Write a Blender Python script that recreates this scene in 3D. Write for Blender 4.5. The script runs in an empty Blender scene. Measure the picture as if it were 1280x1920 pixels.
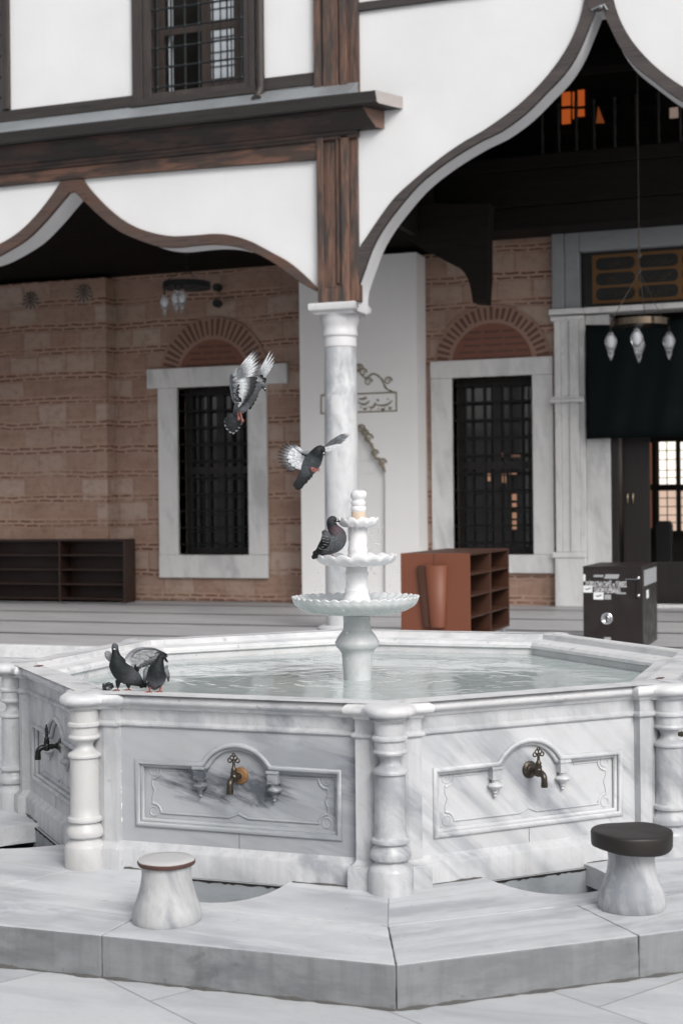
import bpy, bmesh, math, random
from mathutils import Vector, Matrix
random.seed(7)
D = bpy.data
SC = bpy.context.scene
COL = SC.collection
PI = math.pi
def V(*a): return Vector(a)

# ------------------------------------------------------------------ camera (solved from the photo)
FPX = 2683.8
CAM = V(2.708, -7.895, 1.699)
yaw, pitch, roll = .3427, .0019, -.0104
_R = V(math.cos(yaw), math.sin(yaw), 0)
_Fh = V(-math.sin(yaw), math.cos(yaw), 0)
_Z = V(0, 0, 1)
FWD = math.cos(pitch)*_Fh - math.sin(pitch)*_Z
_U = math.sin(pitch)*_Fh + math.cos(pitch)*_Z
RGT = math.cos(roll)*_R + math.sin(roll)*_U
UPV = -math.sin(roll)*_R + math.cos(roll)*_U
def ray(x, y): return FWD + RGT*((x-640)/FPX) + UPV*((960-y)/FPX)
def onY(x, y, Y):
    d = ray(x, y); return CAM + d*((Y-CAM.y)/d.y)
def onZ(x, y, z):
    d = ray(x, y); return CAM + d*((z-CAM.z)/d.z)
def onD(x, y, dep): return CAM + ray(x, y)*dep
def XZ(pts, Y): return [(p.x, p.z) for p in (onY(x, y, Y) for x, y in pts)]

# ------------------------------------------------------------------ objects
WORLD = {}
def link(o): COL.objects.link(o); return o
def tag(o, label=None, cat=None, group=None, kind=None):
    if label: o['label'] = label
    if cat: o['category'] = cat
    if group: o['group'] = group
    if kind: o['kind'] = kind
    return o
def thing(name, label, cat, loc=(0, 0, 0), group=None):
    o = link(D.objects.new(name, None)); o.location = loc; o.empty_display_size = .1
    WORLD[o.name] = Matrix.Translation(loc)
    return tag(o, label, cat, group)
def obj(name, bm, mat, parent=None, smooth=None, bev=0, seg=2, loc=None, rot=None, center=None):
    me = D.meshes.new(name)
    bmesh.ops.recalc_face_normals(bm, faces=bm.faces)
    M = Matrix.Identity(4)
    if parent is None and loc is None and center is not False and len(bm.verts):
        xs = [v.co for v in bm.verts]
        b = V((min(c.x for c in xs)+max(c.x for c in xs))/2, (min(c.y for c in xs)+max(c.y for c in xs))/2, min(c.z for c in xs))
        bmesh.ops.translate(bm, verts=bm.verts, vec=-b); M = Matrix.Translation(b)
    bm.to_mesh(me); bm.free()
    for m in (mat if isinstance(mat, (list, tuple)) else [mat]): me.materials.append(m)
    if smooth:
        for p in me.polygons: p.use_smooth = True
        me.set_sharp_from_angle(angle=math.radians(smooth))
    o = link(D.objects.new(name, me))
    if loc is not None:
        M = Matrix.Translation(loc) @ (Matrix.Rotation(rot, 4, 'Z') if isinstance(rot, (int, float)) else (rot.to_4x4() if rot else Matrix.Identity(4)))
    if parent:
        o.parent = parent; o.matrix_parent_inverse = WORLD[parent.name].inverted()
    o.matrix_basis = M
    WORLD[o.name] = M
    if bev:
        md = o.modifiers.new('edge', 'BEVEL'); md.width = bev; md.segments = seg; md.limit_method = 'ANGLE'; md.angle_limit = .6
        md.harden_normals = False
    return o
def copy_tree(o, M, parent=None, label=None):
    """copy of a thing or part (and what hangs under it) moved by the world matrix M"""
    c = link(o.copy())
    if parent:
        c.parent = parent; c.matrix_parent_inverse = WORLD[parent.name].inverted()
    w = M @ WORLD[o.name]
    c.matrix_basis = w; WORLD[c.name] = w
    if label: c['label'] = label
    for ch in [x for x in D.objects if x.parent == o]:
        copy_tree(ch, M, c)
    return c
B = bmesh.new
def box(bm, x0, x1, y0, y1, z0, z1, mi=0):
    vs = [bm.verts.new((x, y, z)) for x in (x0, x1) for y in (y0, y1) for z in (z0, z1)]
    for f in ((0,1,3,2),(4,6,7,5),(0,4,5,1),(2,3,7,6),(0,2,6,4),(1,5,7,3)):
        bm.faces.new([vs[i] for i in f]).material_index = mi
def obox(bm, o, ax, ay, az, mi=0):
    """box from corner o spanned by three vectors"""
    vs = [bm.verts.new(o+ax*i+ay*j+az*k) for i in (0,1) for j in (0,1) for k in (0,1)]
    for f in ((0,1,3,2),(4,6,7,5),(0,4,5,1),(2,3,7,6),(0,2,6,4),(1,5,7,3)):
        bm.faces.new([vs[i] for i in f]).material_index = mi
def prism(bm, pts, vec, mi=0):
    """closed 3D polygon extruded by a vector"""
    a = [bm.verts.new(p) for p in pts]; b = [bm.verts.new(V(*p)+vec) for p in pts]
    bm.faces.new(a).material_index = mi; bm.faces.new(b[::-1]).material_index = mi
    n = len(a)
    for i in range(n):
        bm.faces.new((a[i], a[(i+1) % n], b[(i+1) % n], b[i])).material_index = mi
def prismXZ(bm, pts, y0, y1, mi=0): prism(bm, [(x, y0, z) for x, z in pts], V(0, y1-y0, 0), mi)
def lathe(bm, prof, c=(0, 0, 0), seg=40, mi=0, fr=None, fz=None, M=None):
    c = V(*c); rings = []
    for r, z in prof:
        ring = []
        for i in range(seg):
            t = 2*PI*i/seg
            rr = r*(fr(t, r, z) if fr else 1); zz = z+(fz(t, r, z) if fz else 0)
            p = V(rr*math.cos(t), rr*math.sin(t), zz)
            if M: p = M @ p
            ring.append(bm.verts.new(c+p))
        rings.append(ring)
    for a, b in zip(rings, rings[1:]):
        for i in range(seg):
            bm.faces.new((a[i], a[(i+1) % seg], b[(i+1) % seg], b[i])).material_index = mi
    bm.faces.new(rings[0][::-1]).material_index = mi; bm.faces.new(rings[-1]).material_index = mi
def tube(bm, pts, r, seg=8, mi=0, closed=False):
    pts = [V(*p) for p in pts]; n = len(pts)
    rs = r if isinstance(r, (list, tuple)) else [r]*n
    rings = []; up = None
    for i, p in enumerate(pts):
        a = pts[(i-1) % n] if (closed or i) else p
        b = pts[(i+1) % n] if (closed or i < n-1) else p
        T = (b-a).normalized()
        d0, d1 = (p-a), (b-p)
        bend = None
        if d0.length > 1e-7 and d1.length > 1e-7:
            e0, e1 = d0.normalized(), d1.normalized(); bb = e1-e0
            T = (e0+e1).normalized() if (e0+e1).length > 1e-6 else T
            if bb.length > .1: bend = bb.normalized(); ms = 1/max(.5, T.dot(e0))-1
        if up is None:
            up = V(0, 0, 1) if abs(T.z) < .9 else V(1, 0, 0)
        elif pT.dot(T) > -.99: up = pT.rotation_difference(T) @ up
        pT = T.copy()
        up = (up-T*up.dot(T)).normalized(); S = T.cross(up)
        ring = []
        for k in range(seg):
            q = (up*math.cos(2*PI*k/seg)+S*math.sin(2*PI*k/seg))*rs[i]
            if bend: q = q+bend*(q.dot(bend)*ms)
            ring.append(bm.verts.new(p+q))
        rings.append(ring)
    m = n if closed else n-1
    for i in range(m):
        a, b = rings[i], rings[(i+1) % n]
        for k in range(seg):
            bm.faces.new((a[k], a[(k+1) % seg], b[(k+1) % seg], b[k])).material_index = mi
    if not closed:
        bm.faces.new(rings[0][::-1]).material_index = mi; bm.faces.new(rings[-1]).material_index = mi
def ball(bm, c, r, u=10, v=7, mi=0, M=None):
    c = V(*c); rx, ry, rz = r if isinstance(r, (list, tuple)) else (r, r, r)
    prof = []
    top = c+V(0, 0, 0)
    rings = []
    for j in range(1, v):
        ph = PI*j/v
        ring = []
        for i in range(u):
            t = 2*PI*i/u
            p = V(rx*math.sin(ph)*math.cos(t), ry*math.sin(ph)*math.sin(t), -rz*math.cos(ph))
            if M: p = M @ p
            ring.append(bm.verts.new(c+p))
        rings.append(ring)
    p0 = V(0, 0, -rz); p1 = V(0, 0, rz)
    if M: p0 = M @ p0; p1 = M @ p1
    a = bm.verts.new(c+p0); b = bm.verts.new(c+p1)
    for i in range(u):
        bm.faces.new((a, rings[0][(i+1) % u], rings[0][i])).material_index = mi
        bm.faces.new((b, rings[-1][i], rings[-1][(i+1) % u])).material_index = mi
    for r0, r1 in zip(rings, rings[1:]):
        for i in range(u): bm.faces.new((r0[i], r0[(i+1) % u], r1[(i+1) % u], r1[i])).material_index = mi
def sweep(bm, path, prof, closed=True, mi=0):
    """profile [(offset outward, z)] carried along a plan path (counter-clockwise)"""
    n = len(path); P = [V(p[0], p[1]) for p in path]; nor = []
    for i in range(n):
        e = []
        if closed or i > 0: e.append((P[i]-P[i-1]).normalized())
        if closed or i < n-1: e.append((P[(i+1) % n]-P[i]).normalized())
        ns = [V(t.y, -t.x) for t in e]
        m = sum(ns, V(0, 0))
        m = m.normalized() if m.length > 1e-6 else ns[0]
        nor.append(m/max(.45, m.dot(ns[0])))
    rings = [[bm.verts.new((p.x+q.x*o, p.y+q.y*o, z)) for o, z in prof] for p, q in zip(P, nor)]
    for i in range(n if closed else n-1):
        a, b = rings[i], rings[(i+1) % n]
        for k in range(len(prof)-1):
            bm.faces.new((a[k], b[k], b[k+1], a[k+1])).material_index = mi
def smoothline(pts, n=8):
    """Catmull-Rom through the points"""
    P = [V(*p) for p in pts]; out = []
    for i in range(len(P)-1):
        a = P[i-1] if i else P[0]*2-P[1]
        b, c = P[i], P[i+1]
        d = P[i+2] if i+2 < len(P) else P[-1]*2-P[-2]
        for k in range(n):
            t = k/n
            out.append(.5*((2*b)+(c-a)*t+(2*a-5*b+4*c-d)*t*t+(3*b-a-3*c+d)*t**3))
    out.append(P[-1]); return out
def resample(pts, n):
    P = [V(*p) for p in pts]; L = [0]
    for a, b in zip(P, P[1:]): L.append(L[-1]+(b-a).length)
    out = []; j = 0
    for i in range(n):
        s = L[-1]*i/(n-1)
        while j < len(L)-2 and L[j+1] < s: j += 1
        t = (s-L[j])/max(1e-9, L[j+1]-L[j]); out.append(P[j].lerp(P[j+1], min(1, t)))
    return out

# ------------------------------------------------------------------ materials
class NT:
    def __init__(s, name):
        s.m = D.materials.new(name); s.m.use_nodes = True; s.t = s.m.node_tree; s.n = s.t.nodes
        s.b = s.n['Principled BSDF']
    def new(s, k, **kw):
        nd = s.n.new(k)
        for a, v in kw.items(): setattr(nd, a, v)
        return nd
    def set(s, sock, v):
        if hasattr(v, 'is_output') or hasattr(v, 'links'): s.t.links.new(v, sock)
        else:
            if isinstance(v, (tuple, list)) and len(v) == 3 and sock.type == 'RGBA': v = (*v, 1)
            sock.default_value = v
    def pos(s): return s.new('ShaderNodeNewGeometry').outputs['Position']
    def objc(s): return s.new('ShaderNodeTexCoord').outputs['Object']
    def math(s, op, a, b=0.0, c=None):
        nd = s.new('ShaderNodeMath', operation=op); s.set(nd.inputs[0], a); s.set(nd.inputs[1], b)
        if c is not None: s.set(nd.inputs[2], c)
        return nd.outputs[0]
    def vm(s, op, a, b):
        nd = s.new('ShaderNodeVectorMath', operation=op); s.set(nd.inputs[0], a); s.set(nd.inputs[1], b)
        return nd.outputs['Value'] if op in ('DOT_PRODUCT', 'LENGTH', 'DISTANCE') else nd.outputs[0]
    def sep(s, v):
        nd = s.new('ShaderNodeSeparateXYZ'); s.set(nd.inputs[0], v); return nd.outputs
    def comb(s, x, y, z):
        nd = s.new('ShaderNodeCombineXYZ')
        for i, v in enumerate((x, y, z)): s.set(nd.inputs[i], v)
        return nd.outputs[0]
    def noise(s, vec, scale=5, detail=4, rough=.5, dist=0):
        nd = s.new('ShaderNodeTexNoise'); s.set(nd.inputs['Vector'], vec); nd.inputs['Scale'].default_value = scale
        nd.inputs['Detail'].default_value = detail; nd.inputs['Roughness'].default_value = rough; nd.inputs['Distortion'].default_value = dist
        return nd.outputs['Fac']
    def ramp(s, fac, stops, interp='LINEAR'):
        nd = s.new('ShaderNodeValToRGB'); s.set(nd.inputs[0], fac); cr = nd.color_ramp; cr.interpolation = interp
        while len(cr.elements) < len(stops): cr.elements.new(.5)
        for e, (p, c) in zip(cr.elements, stops):
            e.position = p; e.color = (c, c, c, 1) if isinstance(c, (int, float)) else (*c, 1)
        return nd.outputs[0]
    def mix(s, fac, a, b, mode='MIX'):
        nd = s.new('ShaderNodeMix', data_type='RGBA', blend_type=mode)
        s.set(nd.inputs[0], fac); s.set(nd.inputs[6], a); s.set(nd.inputs[7], b); return nd.outputs[2]
    def bump(s, h, strength=.3, dist=.01):
        nd = s.new('ShaderNodeBump'); s.set(nd.inputs['Height'], h); nd.inputs['Strength'].default_value = strength
        nd.inputs['Distance'].default_value = dist; s.t.links.new(nd.outputs[0], s.b.inputs['Normal'])
    def out(s, color=None, rough=None, metal=None, **kw):
        if color is not None: s.set(s.b.inputs['Base Color'], color)
        if rough is not None: s.set(s.b.inputs['Roughness'], rough)
        if metal is not None: s.set(s.b.inputs['Metallic'], metal)
        for k, v in kw.items(): s.set(s.b.inputs[k.replace('_', ' ')], v)
        return s.m
def plain(name, c, rough=.5, metal=0, var=.15, scale=30, bump=.08, **kw):
    s = NT(name); n = s.noise(s.objc(), scale, 5, .6)
    n2 = s.noise(s.objc(), scale*.15, 3)
    f = s.math('ADD', s.math('MULTIPLY', n, .5), s.math('MULTIPLY', n2, .5))
    col = s.mix(f, tuple(x*(1-var) for x in c), tuple(min(1, x*(1+var)) for x in c))
    s.bump(n, bump, .004)
    r = s.ramp(n2, [(.3, max(0, rough-.1)), (.7, min(1, rough+.1))])
    return s.out(col, r, metal, **kw)
def marble(name, base, vein, d=(.6, 0, -.8), stretch=.2, scale=4, cover=.5, rough=.4, warm=None, blotch=None, fine=1, bumpy=.06, runs=0, spots=0):
    s = NT(name); p = s.pos()
    d = V(*d).normalized(); a = d.cross(V(.31, .77, .55)).normalized(); b = d.cross(a)
    q = s.comb(s.math('MULTIPLY', s.vm('DOT_PRODUCT', p, tuple(d)), stretch), s.vm('DOT_PRODUCT', p, tuple(a)), s.vm('DOT_PRODUCT', p, tuple(b)))
    w = s.math('MULTIPLY', s.noise(p, 1.6, 3, .5), .35)
    q2 = s.vm('ADD', q, s.comb(w, s.math('MULTIPLY', w, .25), s.math('MULTIPLY', w, .18)))
    n1 = s.noise(q2, scale, 6, .62)
    n2 = s.noise(q2, scale*3.1, 5, .6)
    n3 = s.noise(p, 1.3, 3)
    v1 = s.ramp(n1, [(.51-.10*cover, 0), (.66-.10*cover, 1)])
    v2 = s.ramp(n2, [(.52, 0), (.64, .55*fine)])
    big = s.ramp(n3, [(.38, .2), (.62, 1)])
    f = s.math('MINIMUM', s.math('MULTIPLY', s.math('ADD', v1, s.math('MULTIPLY', v2, .6)), big), 1)
    col = s.mix(s.math('MULTIPLY', f, .9), base, vein)
    # weathering specks and soft stains
    sp = s.ramp(s.noise(p, 55, 3, .7), [(.62, 0), (.75, .35)])
    col = s.mix(sp, col, tuple(x*.62 for x in base))
    st = s.ramp(s.noise(p, 6, 6, .7), [(.45, 0), (.8, .30)])
    col = s.mix(st, col, tuple(x*y for x, y in zip(base, (.74, .72, .66))))
    if runs:
        rn = s.noise(s.vm('MULTIPLY', p, (9, 9, .9)), 2.0, 5, .65)
        col = s.mix(s.ramp(rn, [(.45, 0), (.7, runs)]), col, tuple(x*.5 for x in base))
    if spots:
        sn = s.noise(p, 16, 2, .5); sn2 = s.noise(p, 3.5, 5, .7)
        col = s.mix(s.ramp(sn, [(.70, 0), (.735, spots)]), col, tuple(x*.45 for x in base))
        col = s.mix(s.ramp(sn2, [(.5, 0), (.72, spots*.6)]), col, tuple(x*y for x, y in zip(base, (.66, .65, .62))))
    if warm:
        wm = s.ramp(s.noise(p, 9, 4, .6), [(.4, 0), (.75, .55)])
        col = s.mix(wm, col, warm)
    if blotch:
        for (c, sc, thr, colr, st_) in blotch:
            dd = s.vm('LENGTH', s.vm('MULTIPLY', s.vm('SUBTRACT', p, c), sc), (0, 0, 0))
            mk = s.math('SUBTRACT', 1, dd)
            nn = s.noise(q2, 11, 6, .72, .12)
            mk = s.ramp(s.math('ADD', s.math('MULTIPLY', s.math('MINIMUM', mk, .5), .55), s.math('MULTIPLY', nn, .75)), [(thr, 0), (thr+.13, st_)])
            col = s.mix(mk, col, colr)
    s.bump(s.noise(p, 40, 5, .6), bumpy, .006)
    r = s.ramp(s.noise(p, 11, 4), [(.3, rough-.08), (.7, rough+.14)])
    return s.out(col, r)
def wood(name, c1, c2, axis='X', rough=.6, scale=1, patches=None, spec=.5):
    s = NT(name); p = s.pos(); x, y, z = s.sep(p)
    k = {'X': (.06, 1, 1), 'Z': (1, 1, .06), 'Y': (1, .06, 1)}[axis]
    q = s.vm('MULTIPLY', p, tuple(t*scale for t in k))
    g = s.noise(q, 34, 6, .65, .4); g2 = s.noise(q, 7, 4, .6)
    f = s.ramp(s.math('ADD', s.math('MULTIPLY', g, .6), s.math('MULTIPLY', g2, .4)), [(.35, 0), (.65, 1)])
    col = s.mix(f, c1, c2)
    if patches:
        kk = {'X': (1.3, 5, 5), 'Z': (7, 7, 1.2), 'Y': (4, 1.1, 4)}[axis]
        pn = s.noise(s.vm('MULTIPLY', p, kk), 1.1, 5, .6)
        col = s.mix(s.ramp(pn, [(.46, 0), (.58, .9)]), col, s.mix(f, tuple(t*.6 for t in patches), patches))
    cr = s.ramp(s.noise(s.vm('MULTIPLY', p, tuple(t*2.5 for t in k)), 16, 3, .5), [(.60, 0), (.68, .7)])
    col = s.mix(cr, col, tuple(t*.3 for t in c1))
    s.bump(g, .35, .006)
    return s.out(col, rough, Specular_IOR_Level=spec)
def emit(name, c, st):
    s = NT(name); n = s.noise(s.objc(), 3, 3)
    return s.out((.02, .02, .02), .4, Emission_Color=s.mix(n, tuple(x*.75 for x in c), c), Emission_Strength=st)

M = {}
M['plaster'] = None
def mk_plaster(name, c, st=.08):
    s = NT(name); p = s.pos()
    n = s.noise(p, .9, 5, .6); n2 = s.noise(p, 14, 5, .6)
    col = s.mix(s.ramp(n, [(.35, 0), (.75, 1)]), c, tuple(x*(1-st) for x in c))
    x, y, z = s.sep(p)
    run = s.noise(s.vm('MULTIPLY', p, (5, 5, .25)), 2, 5, .6)
    col = s.mix(s.ramp(run, [(.6, 0), (.8, .25)]), col, tuple(x*.8 for x in c))
    s.bump(s.math('ADD', n2, s.math('MULTIPLY', n, 2)), .12, .01)
    return s.out(col, .75)
M['plaster'] = mk_plaster('plaster', (.655, .657, .665))
M['grey_plaster'] = mk_plaster('grey_plaster', (.84, .83, .825), .05)
W = (.66, .67, .68)
M['rim'] = marble('rim_marble', (.63, .63, .64), (.38, .40, .43), (1, .3, 0), .5, 5, .35, .42, spots=.55)
M['basin'] = marble('veined_marble', (.50, .508, .525), (.24, .255, .28), (.55, .55, -.75), .09, 5.0, .40, .36, runs=.35, spots=.3)
M['panel_white'] = marble('white_panel_marble', (.53, .538, .555), (.22, .235, .265), (.60, .60, -.80), .07, 5.0, .30, .36)
M['panel_grey'] = marble('grey_panel_marble', (.385, .40, .42), (.25, .265, .29), (.9, .1, -.25), .09, 5.0, .5, .36,
    blotch=[((-.08, -1.80, .40), (1.9, 1.2, 5.6), .585, (.04, .047, .06), .85), ((.60, -1.80, .42), (3.0, 1.2, 4.0), .62, (.10, .11, .13), .7)])
M['panel_warm'] = marble('warm_marble', (.51, .51, .512), (.30, .30, .31), (.3, .3, -1), .15, 5, .45, .4, warm=(.50, .485, .465))
M['plinth'] = marble('plinth_marble', (.56, .57, .59), (.34, .355, .38), (1, -.12, 0), .06, 6.5, .65, .5, spots=.4)
M['plinth_side'] = marble('plinth_side_marble', (.50, .51, .53), (.31, .325, .35), (.75, .65, 0), .06, 6.5, .65, .5, spots=.4)
M['riser'] = marble('dirty_shaded_step_face', (.225, .235, .245), (.12, .127, .137), (1, .4, 0), .10, 5.5, .6, .55, runs=.4, spots=.4)  # step sides: dirt plus the weaker light on them, both in the colour
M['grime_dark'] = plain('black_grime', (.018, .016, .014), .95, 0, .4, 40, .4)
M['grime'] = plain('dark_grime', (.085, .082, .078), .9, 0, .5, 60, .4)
M['pit'] = marble('pit_marble', (.30, .32, .34), (.16, .17, .18), (1, 0, 0), .3, 6, .6, .5)
M['tier'] = marble('pedestal_marble', (.54, .555, .565), (.36, .38, .40), (.2, .1, -1), .5, 5, .25, .3)
M['bowl'] = marble('wet_bowl_marble', (.62, .64, .645), (.42, .45, .46), (.2, .1, -1), .5, 6, .4, .2)
M['tier_white'] = marble('white_tier_marble', (.76, .76, .77), (.64, .64, .66), (.2, .1, -1), .6, 5, .2, .3)
M['tier_warm'] = marble('stained_tier_marble', (.66, .56, .46), (.58, .42, .29), (.2, .1, -1), .6, 5, .4, .35)
M['stool'] = marble('stool_marble', (.47, .475, .49), (.20, .215, .24), (.2, .25, -1), .08, 5.5, .5, .4)
M['stool_warm'] = marble('worn_stool_marble', (.46, .463, .47), (.22, .23, .25), (.2, .25, -1), .08, 5.5, .4, .4)
M['column'] = marble('column_marble', (.57, .58, .595), (.25, .265, .29), (.15, 0, -1), .40, 3.2, .85, .4, fine=1)
M['column_white'] = marble('capital_marble', (.57, .57, .58), (.47, .47, .49), (.15, 0, -1), .5, 2.2, .2, .45)
M['stone_grey'] = marble('grey_stone', (.69, .685, .68), (.45, .45, .46), (.15, 0, -1), .25, 2.0, .45, .5)
M['stone_dark'] = marble('dark_grey_stone', (.27, .28, .295), (.20, .21, .22), (1, 0, 0), .25, 2.0, .45, .5)
M['groove_shade'] = plain('groove_shade_stone', (.07, .055, .047), .9)  # shade of carved grooves, painted as dark raised wedges
M['rosette'] = plain('weathered_rosette_stone', (.33, .255, .21), .85, 0, .3, 14, .3)
M['iron'] = plain('black_iron', (.02, .021, .023), .55, .6)
M['grille_iron'] = plain('grey_iron', (.022, .025, .027), .5, .5)
M['unlit_room'] = plain('dark_interior', (.010, .009, .008), .9)  # near-black room walls: the lack of light is put into the colour
M['lead'] = plain('lead_sheet', (.22, .235, .25), .5, .3, .35, 9, .3)
M['wood_shaded'] = wood('shaded_cornice_timber', (.006, .0045, .004), (.024, .015, .012), 'X', .55, 1, (.060, .030, .021))  # near-black: shadow under the gutter overhang is put into the timber colour
M['gutter'] = wood('dark_gutter_board', (.008, .0068, .0065), (.028, .024, .022), 'X', .5, 1)
M['end_board_lit'] = plain('lit_end_board', (.34, .31, .30), .6, 0, .2, 12)  # paler gutter end: sunlight catching it is painted into the colour
M['end_grain_lit'] = plain('lit_end_grain', (.17, .105, .08), .65, 0, .3, 14)  # moulding end lightened in colour, as if catching the side sun
M['wood'] = wood('weathered_timber', (.014, .0095, .008), (.062, .038, .029), 'X', .62, 1, (.15, .075, .050))
M['wood_v'] = wood('weathered_upright_timber', (.026, .016, .013), (.20, .105, .070), 'Z', .6, 1, (.045, .038, .036))
M['wood_grey'] = wood('grey_brown_timber', (.016, .0135, .0125), (.040, .033, .030), 'X', .6, 1)
M['wood_grey_v'] = wood('grey_brown_upright_timber', (.020, .016, .015), (.052, .041, .037), 'Z', .6, 1)
M['wood_trim'] = wood('arch_trim_timber', (.040, .027, .023), (.085, .053, .043), 'X', .6, .8, (.10, .050, .034))
M['wood_trim_dark'] = wood('dark_arch_trim_timber', (.030, .025, .024), (.060, .048, .045), 'X', .6, .8)
M['wood_dark'] = wood('dark_stained_timber', (.0055, .0047, .0042), (.016, .0120, .0098), 'X', .75, 1, None, .2)
M['wood_door'] = wood('dark_door_timber', (.006, .004, .0035), (.015, .010, .008), 'Z', .5, 1)
M['wood_sash'] = wood('sash_timber', (.022, .015, .012), (.05, .033, .026), 'Z', .5, 1)
M['rack_dark'] = plain('dark_brown_board', (.026, .012, .008), .5, 0, .2, 12)
M['rack_orange'] = plain('rust_brown_board', (.150, .045, .021), .6, 0, .10, 10, .05)
M['rack_inside'] = plain('rack_inner_board', (.055, .021, .011), .45, 0, .15, 10)
M['donation'] = plain('dark_brown_metal', (.018, .013, .012), .38, .1, .15, 40, .03)
M['white_print'] = plain('white_print', (.75, .76, .77), .5, 0, .04)
M['grey_print'] = plain('grey_print', (.32, .33, .34), .5, 0, .1)
M['chrome'] = plain('chrome', (.65, .65, .66), .18, 1, .05, 10, .02)
M['bronze'] = plain('aged_bronze', (.085, .072, .058), .38, .85, .35, 60, .12)
M['dark_bronze'] = plain('dark_bronze', (.028, .030, .030), .4, .7, .3, 60, .12)
M['rust'] = plain('rusty_brass', (.22, .115, .048), .6, .3, .35, 50, .3)
M['leather'] = plain('brown_leather', (.011, .008, .0065), .5, 0, .3, 9, .12)
M['seat_white'] = plain('worn_white_seat', (.46, .455, .455), .45, 0, .12, 12, .2)
M['red_edge'] = plain('worn_red_edge', (.075, .036, .030), .6, 0, .5, 30, .3)
M['curtain'] = plain('green_black_cloth', (.0022, .0052, .0054), .75, 0, .25, 6, .2, Specular_IOR_Level=.12)
M['gold'] = plain('dull_gilding', (.15, .072, .022), .55, .3, .25, 20, .1)
M['gilt_line'] = plain('olive_gilding', (.26, .225, .165), .55, .2, .25, 20, .1)
M['black_board'] = plain('black_plaque', (.006, .006, .0055), .6, 0, .2)
M['chain'] = plain('chain_steel', (.12, .10, .085), .45, .6)
M['ring_metal'] = plain('bronzed_ring', (.16, .125, .095), .22, 1, .2, 20, .02)
M['brass'] = plain('polished_brass', (.42, .33, .24), .25, 1, .2, 20, .03)
M['paper'] = plain('brown_scrap', (.09, .035, .028), .7)
M['black'] = plain('black_paint', (.012, .012, .013), .5)
M['glass'] = plain('dark_window_glass', (.008, .009, .010), .03, 0, .1, 3, .01, IOR=1.95)
M['frost'] = plain('bright_pane', (.46, .50, .54), .12, 0, .08, 3, .02)
M['bulb_glass'] = plain('clear_lamp_glass', (.85, .87, .9), .04, 0, .02, 5, .0, Transmission_Weight=.85, IOR=1.35)
M['bulb_core'] = plain('frosted_bulb', (.85, .85, .86), .35, 0, .03)
M['orange_lit'] = emit('orange_lit_pane', (1.0, .19, .035), .30)
M['lamp_lit'] = emit('warm_lit_lamp', (1.0, .52, .32), .30)
M['day_pane'] = emit('daylit_pane', (1.0, .90, .80), 1.25)
M['day_pane_warm'] = emit('warm_daylit_pane', (1.0, .72, .56), .62)
M['dim_pane'] = emit('dim_reddish_pane', (.8, .30, .16), .16)
M['mortar'] = plain('lime_mortar', (.29, .18, .138), .9, 0, .2, 20, .3)
M['voussoir'] = plain('dark_brick', (.125, .062, .047), .85, 0, .35, 14, .35)
M['tympanum'] = plain('red_brick', (.20, .085, .058), .85, 0, .3, 12, .4)

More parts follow.
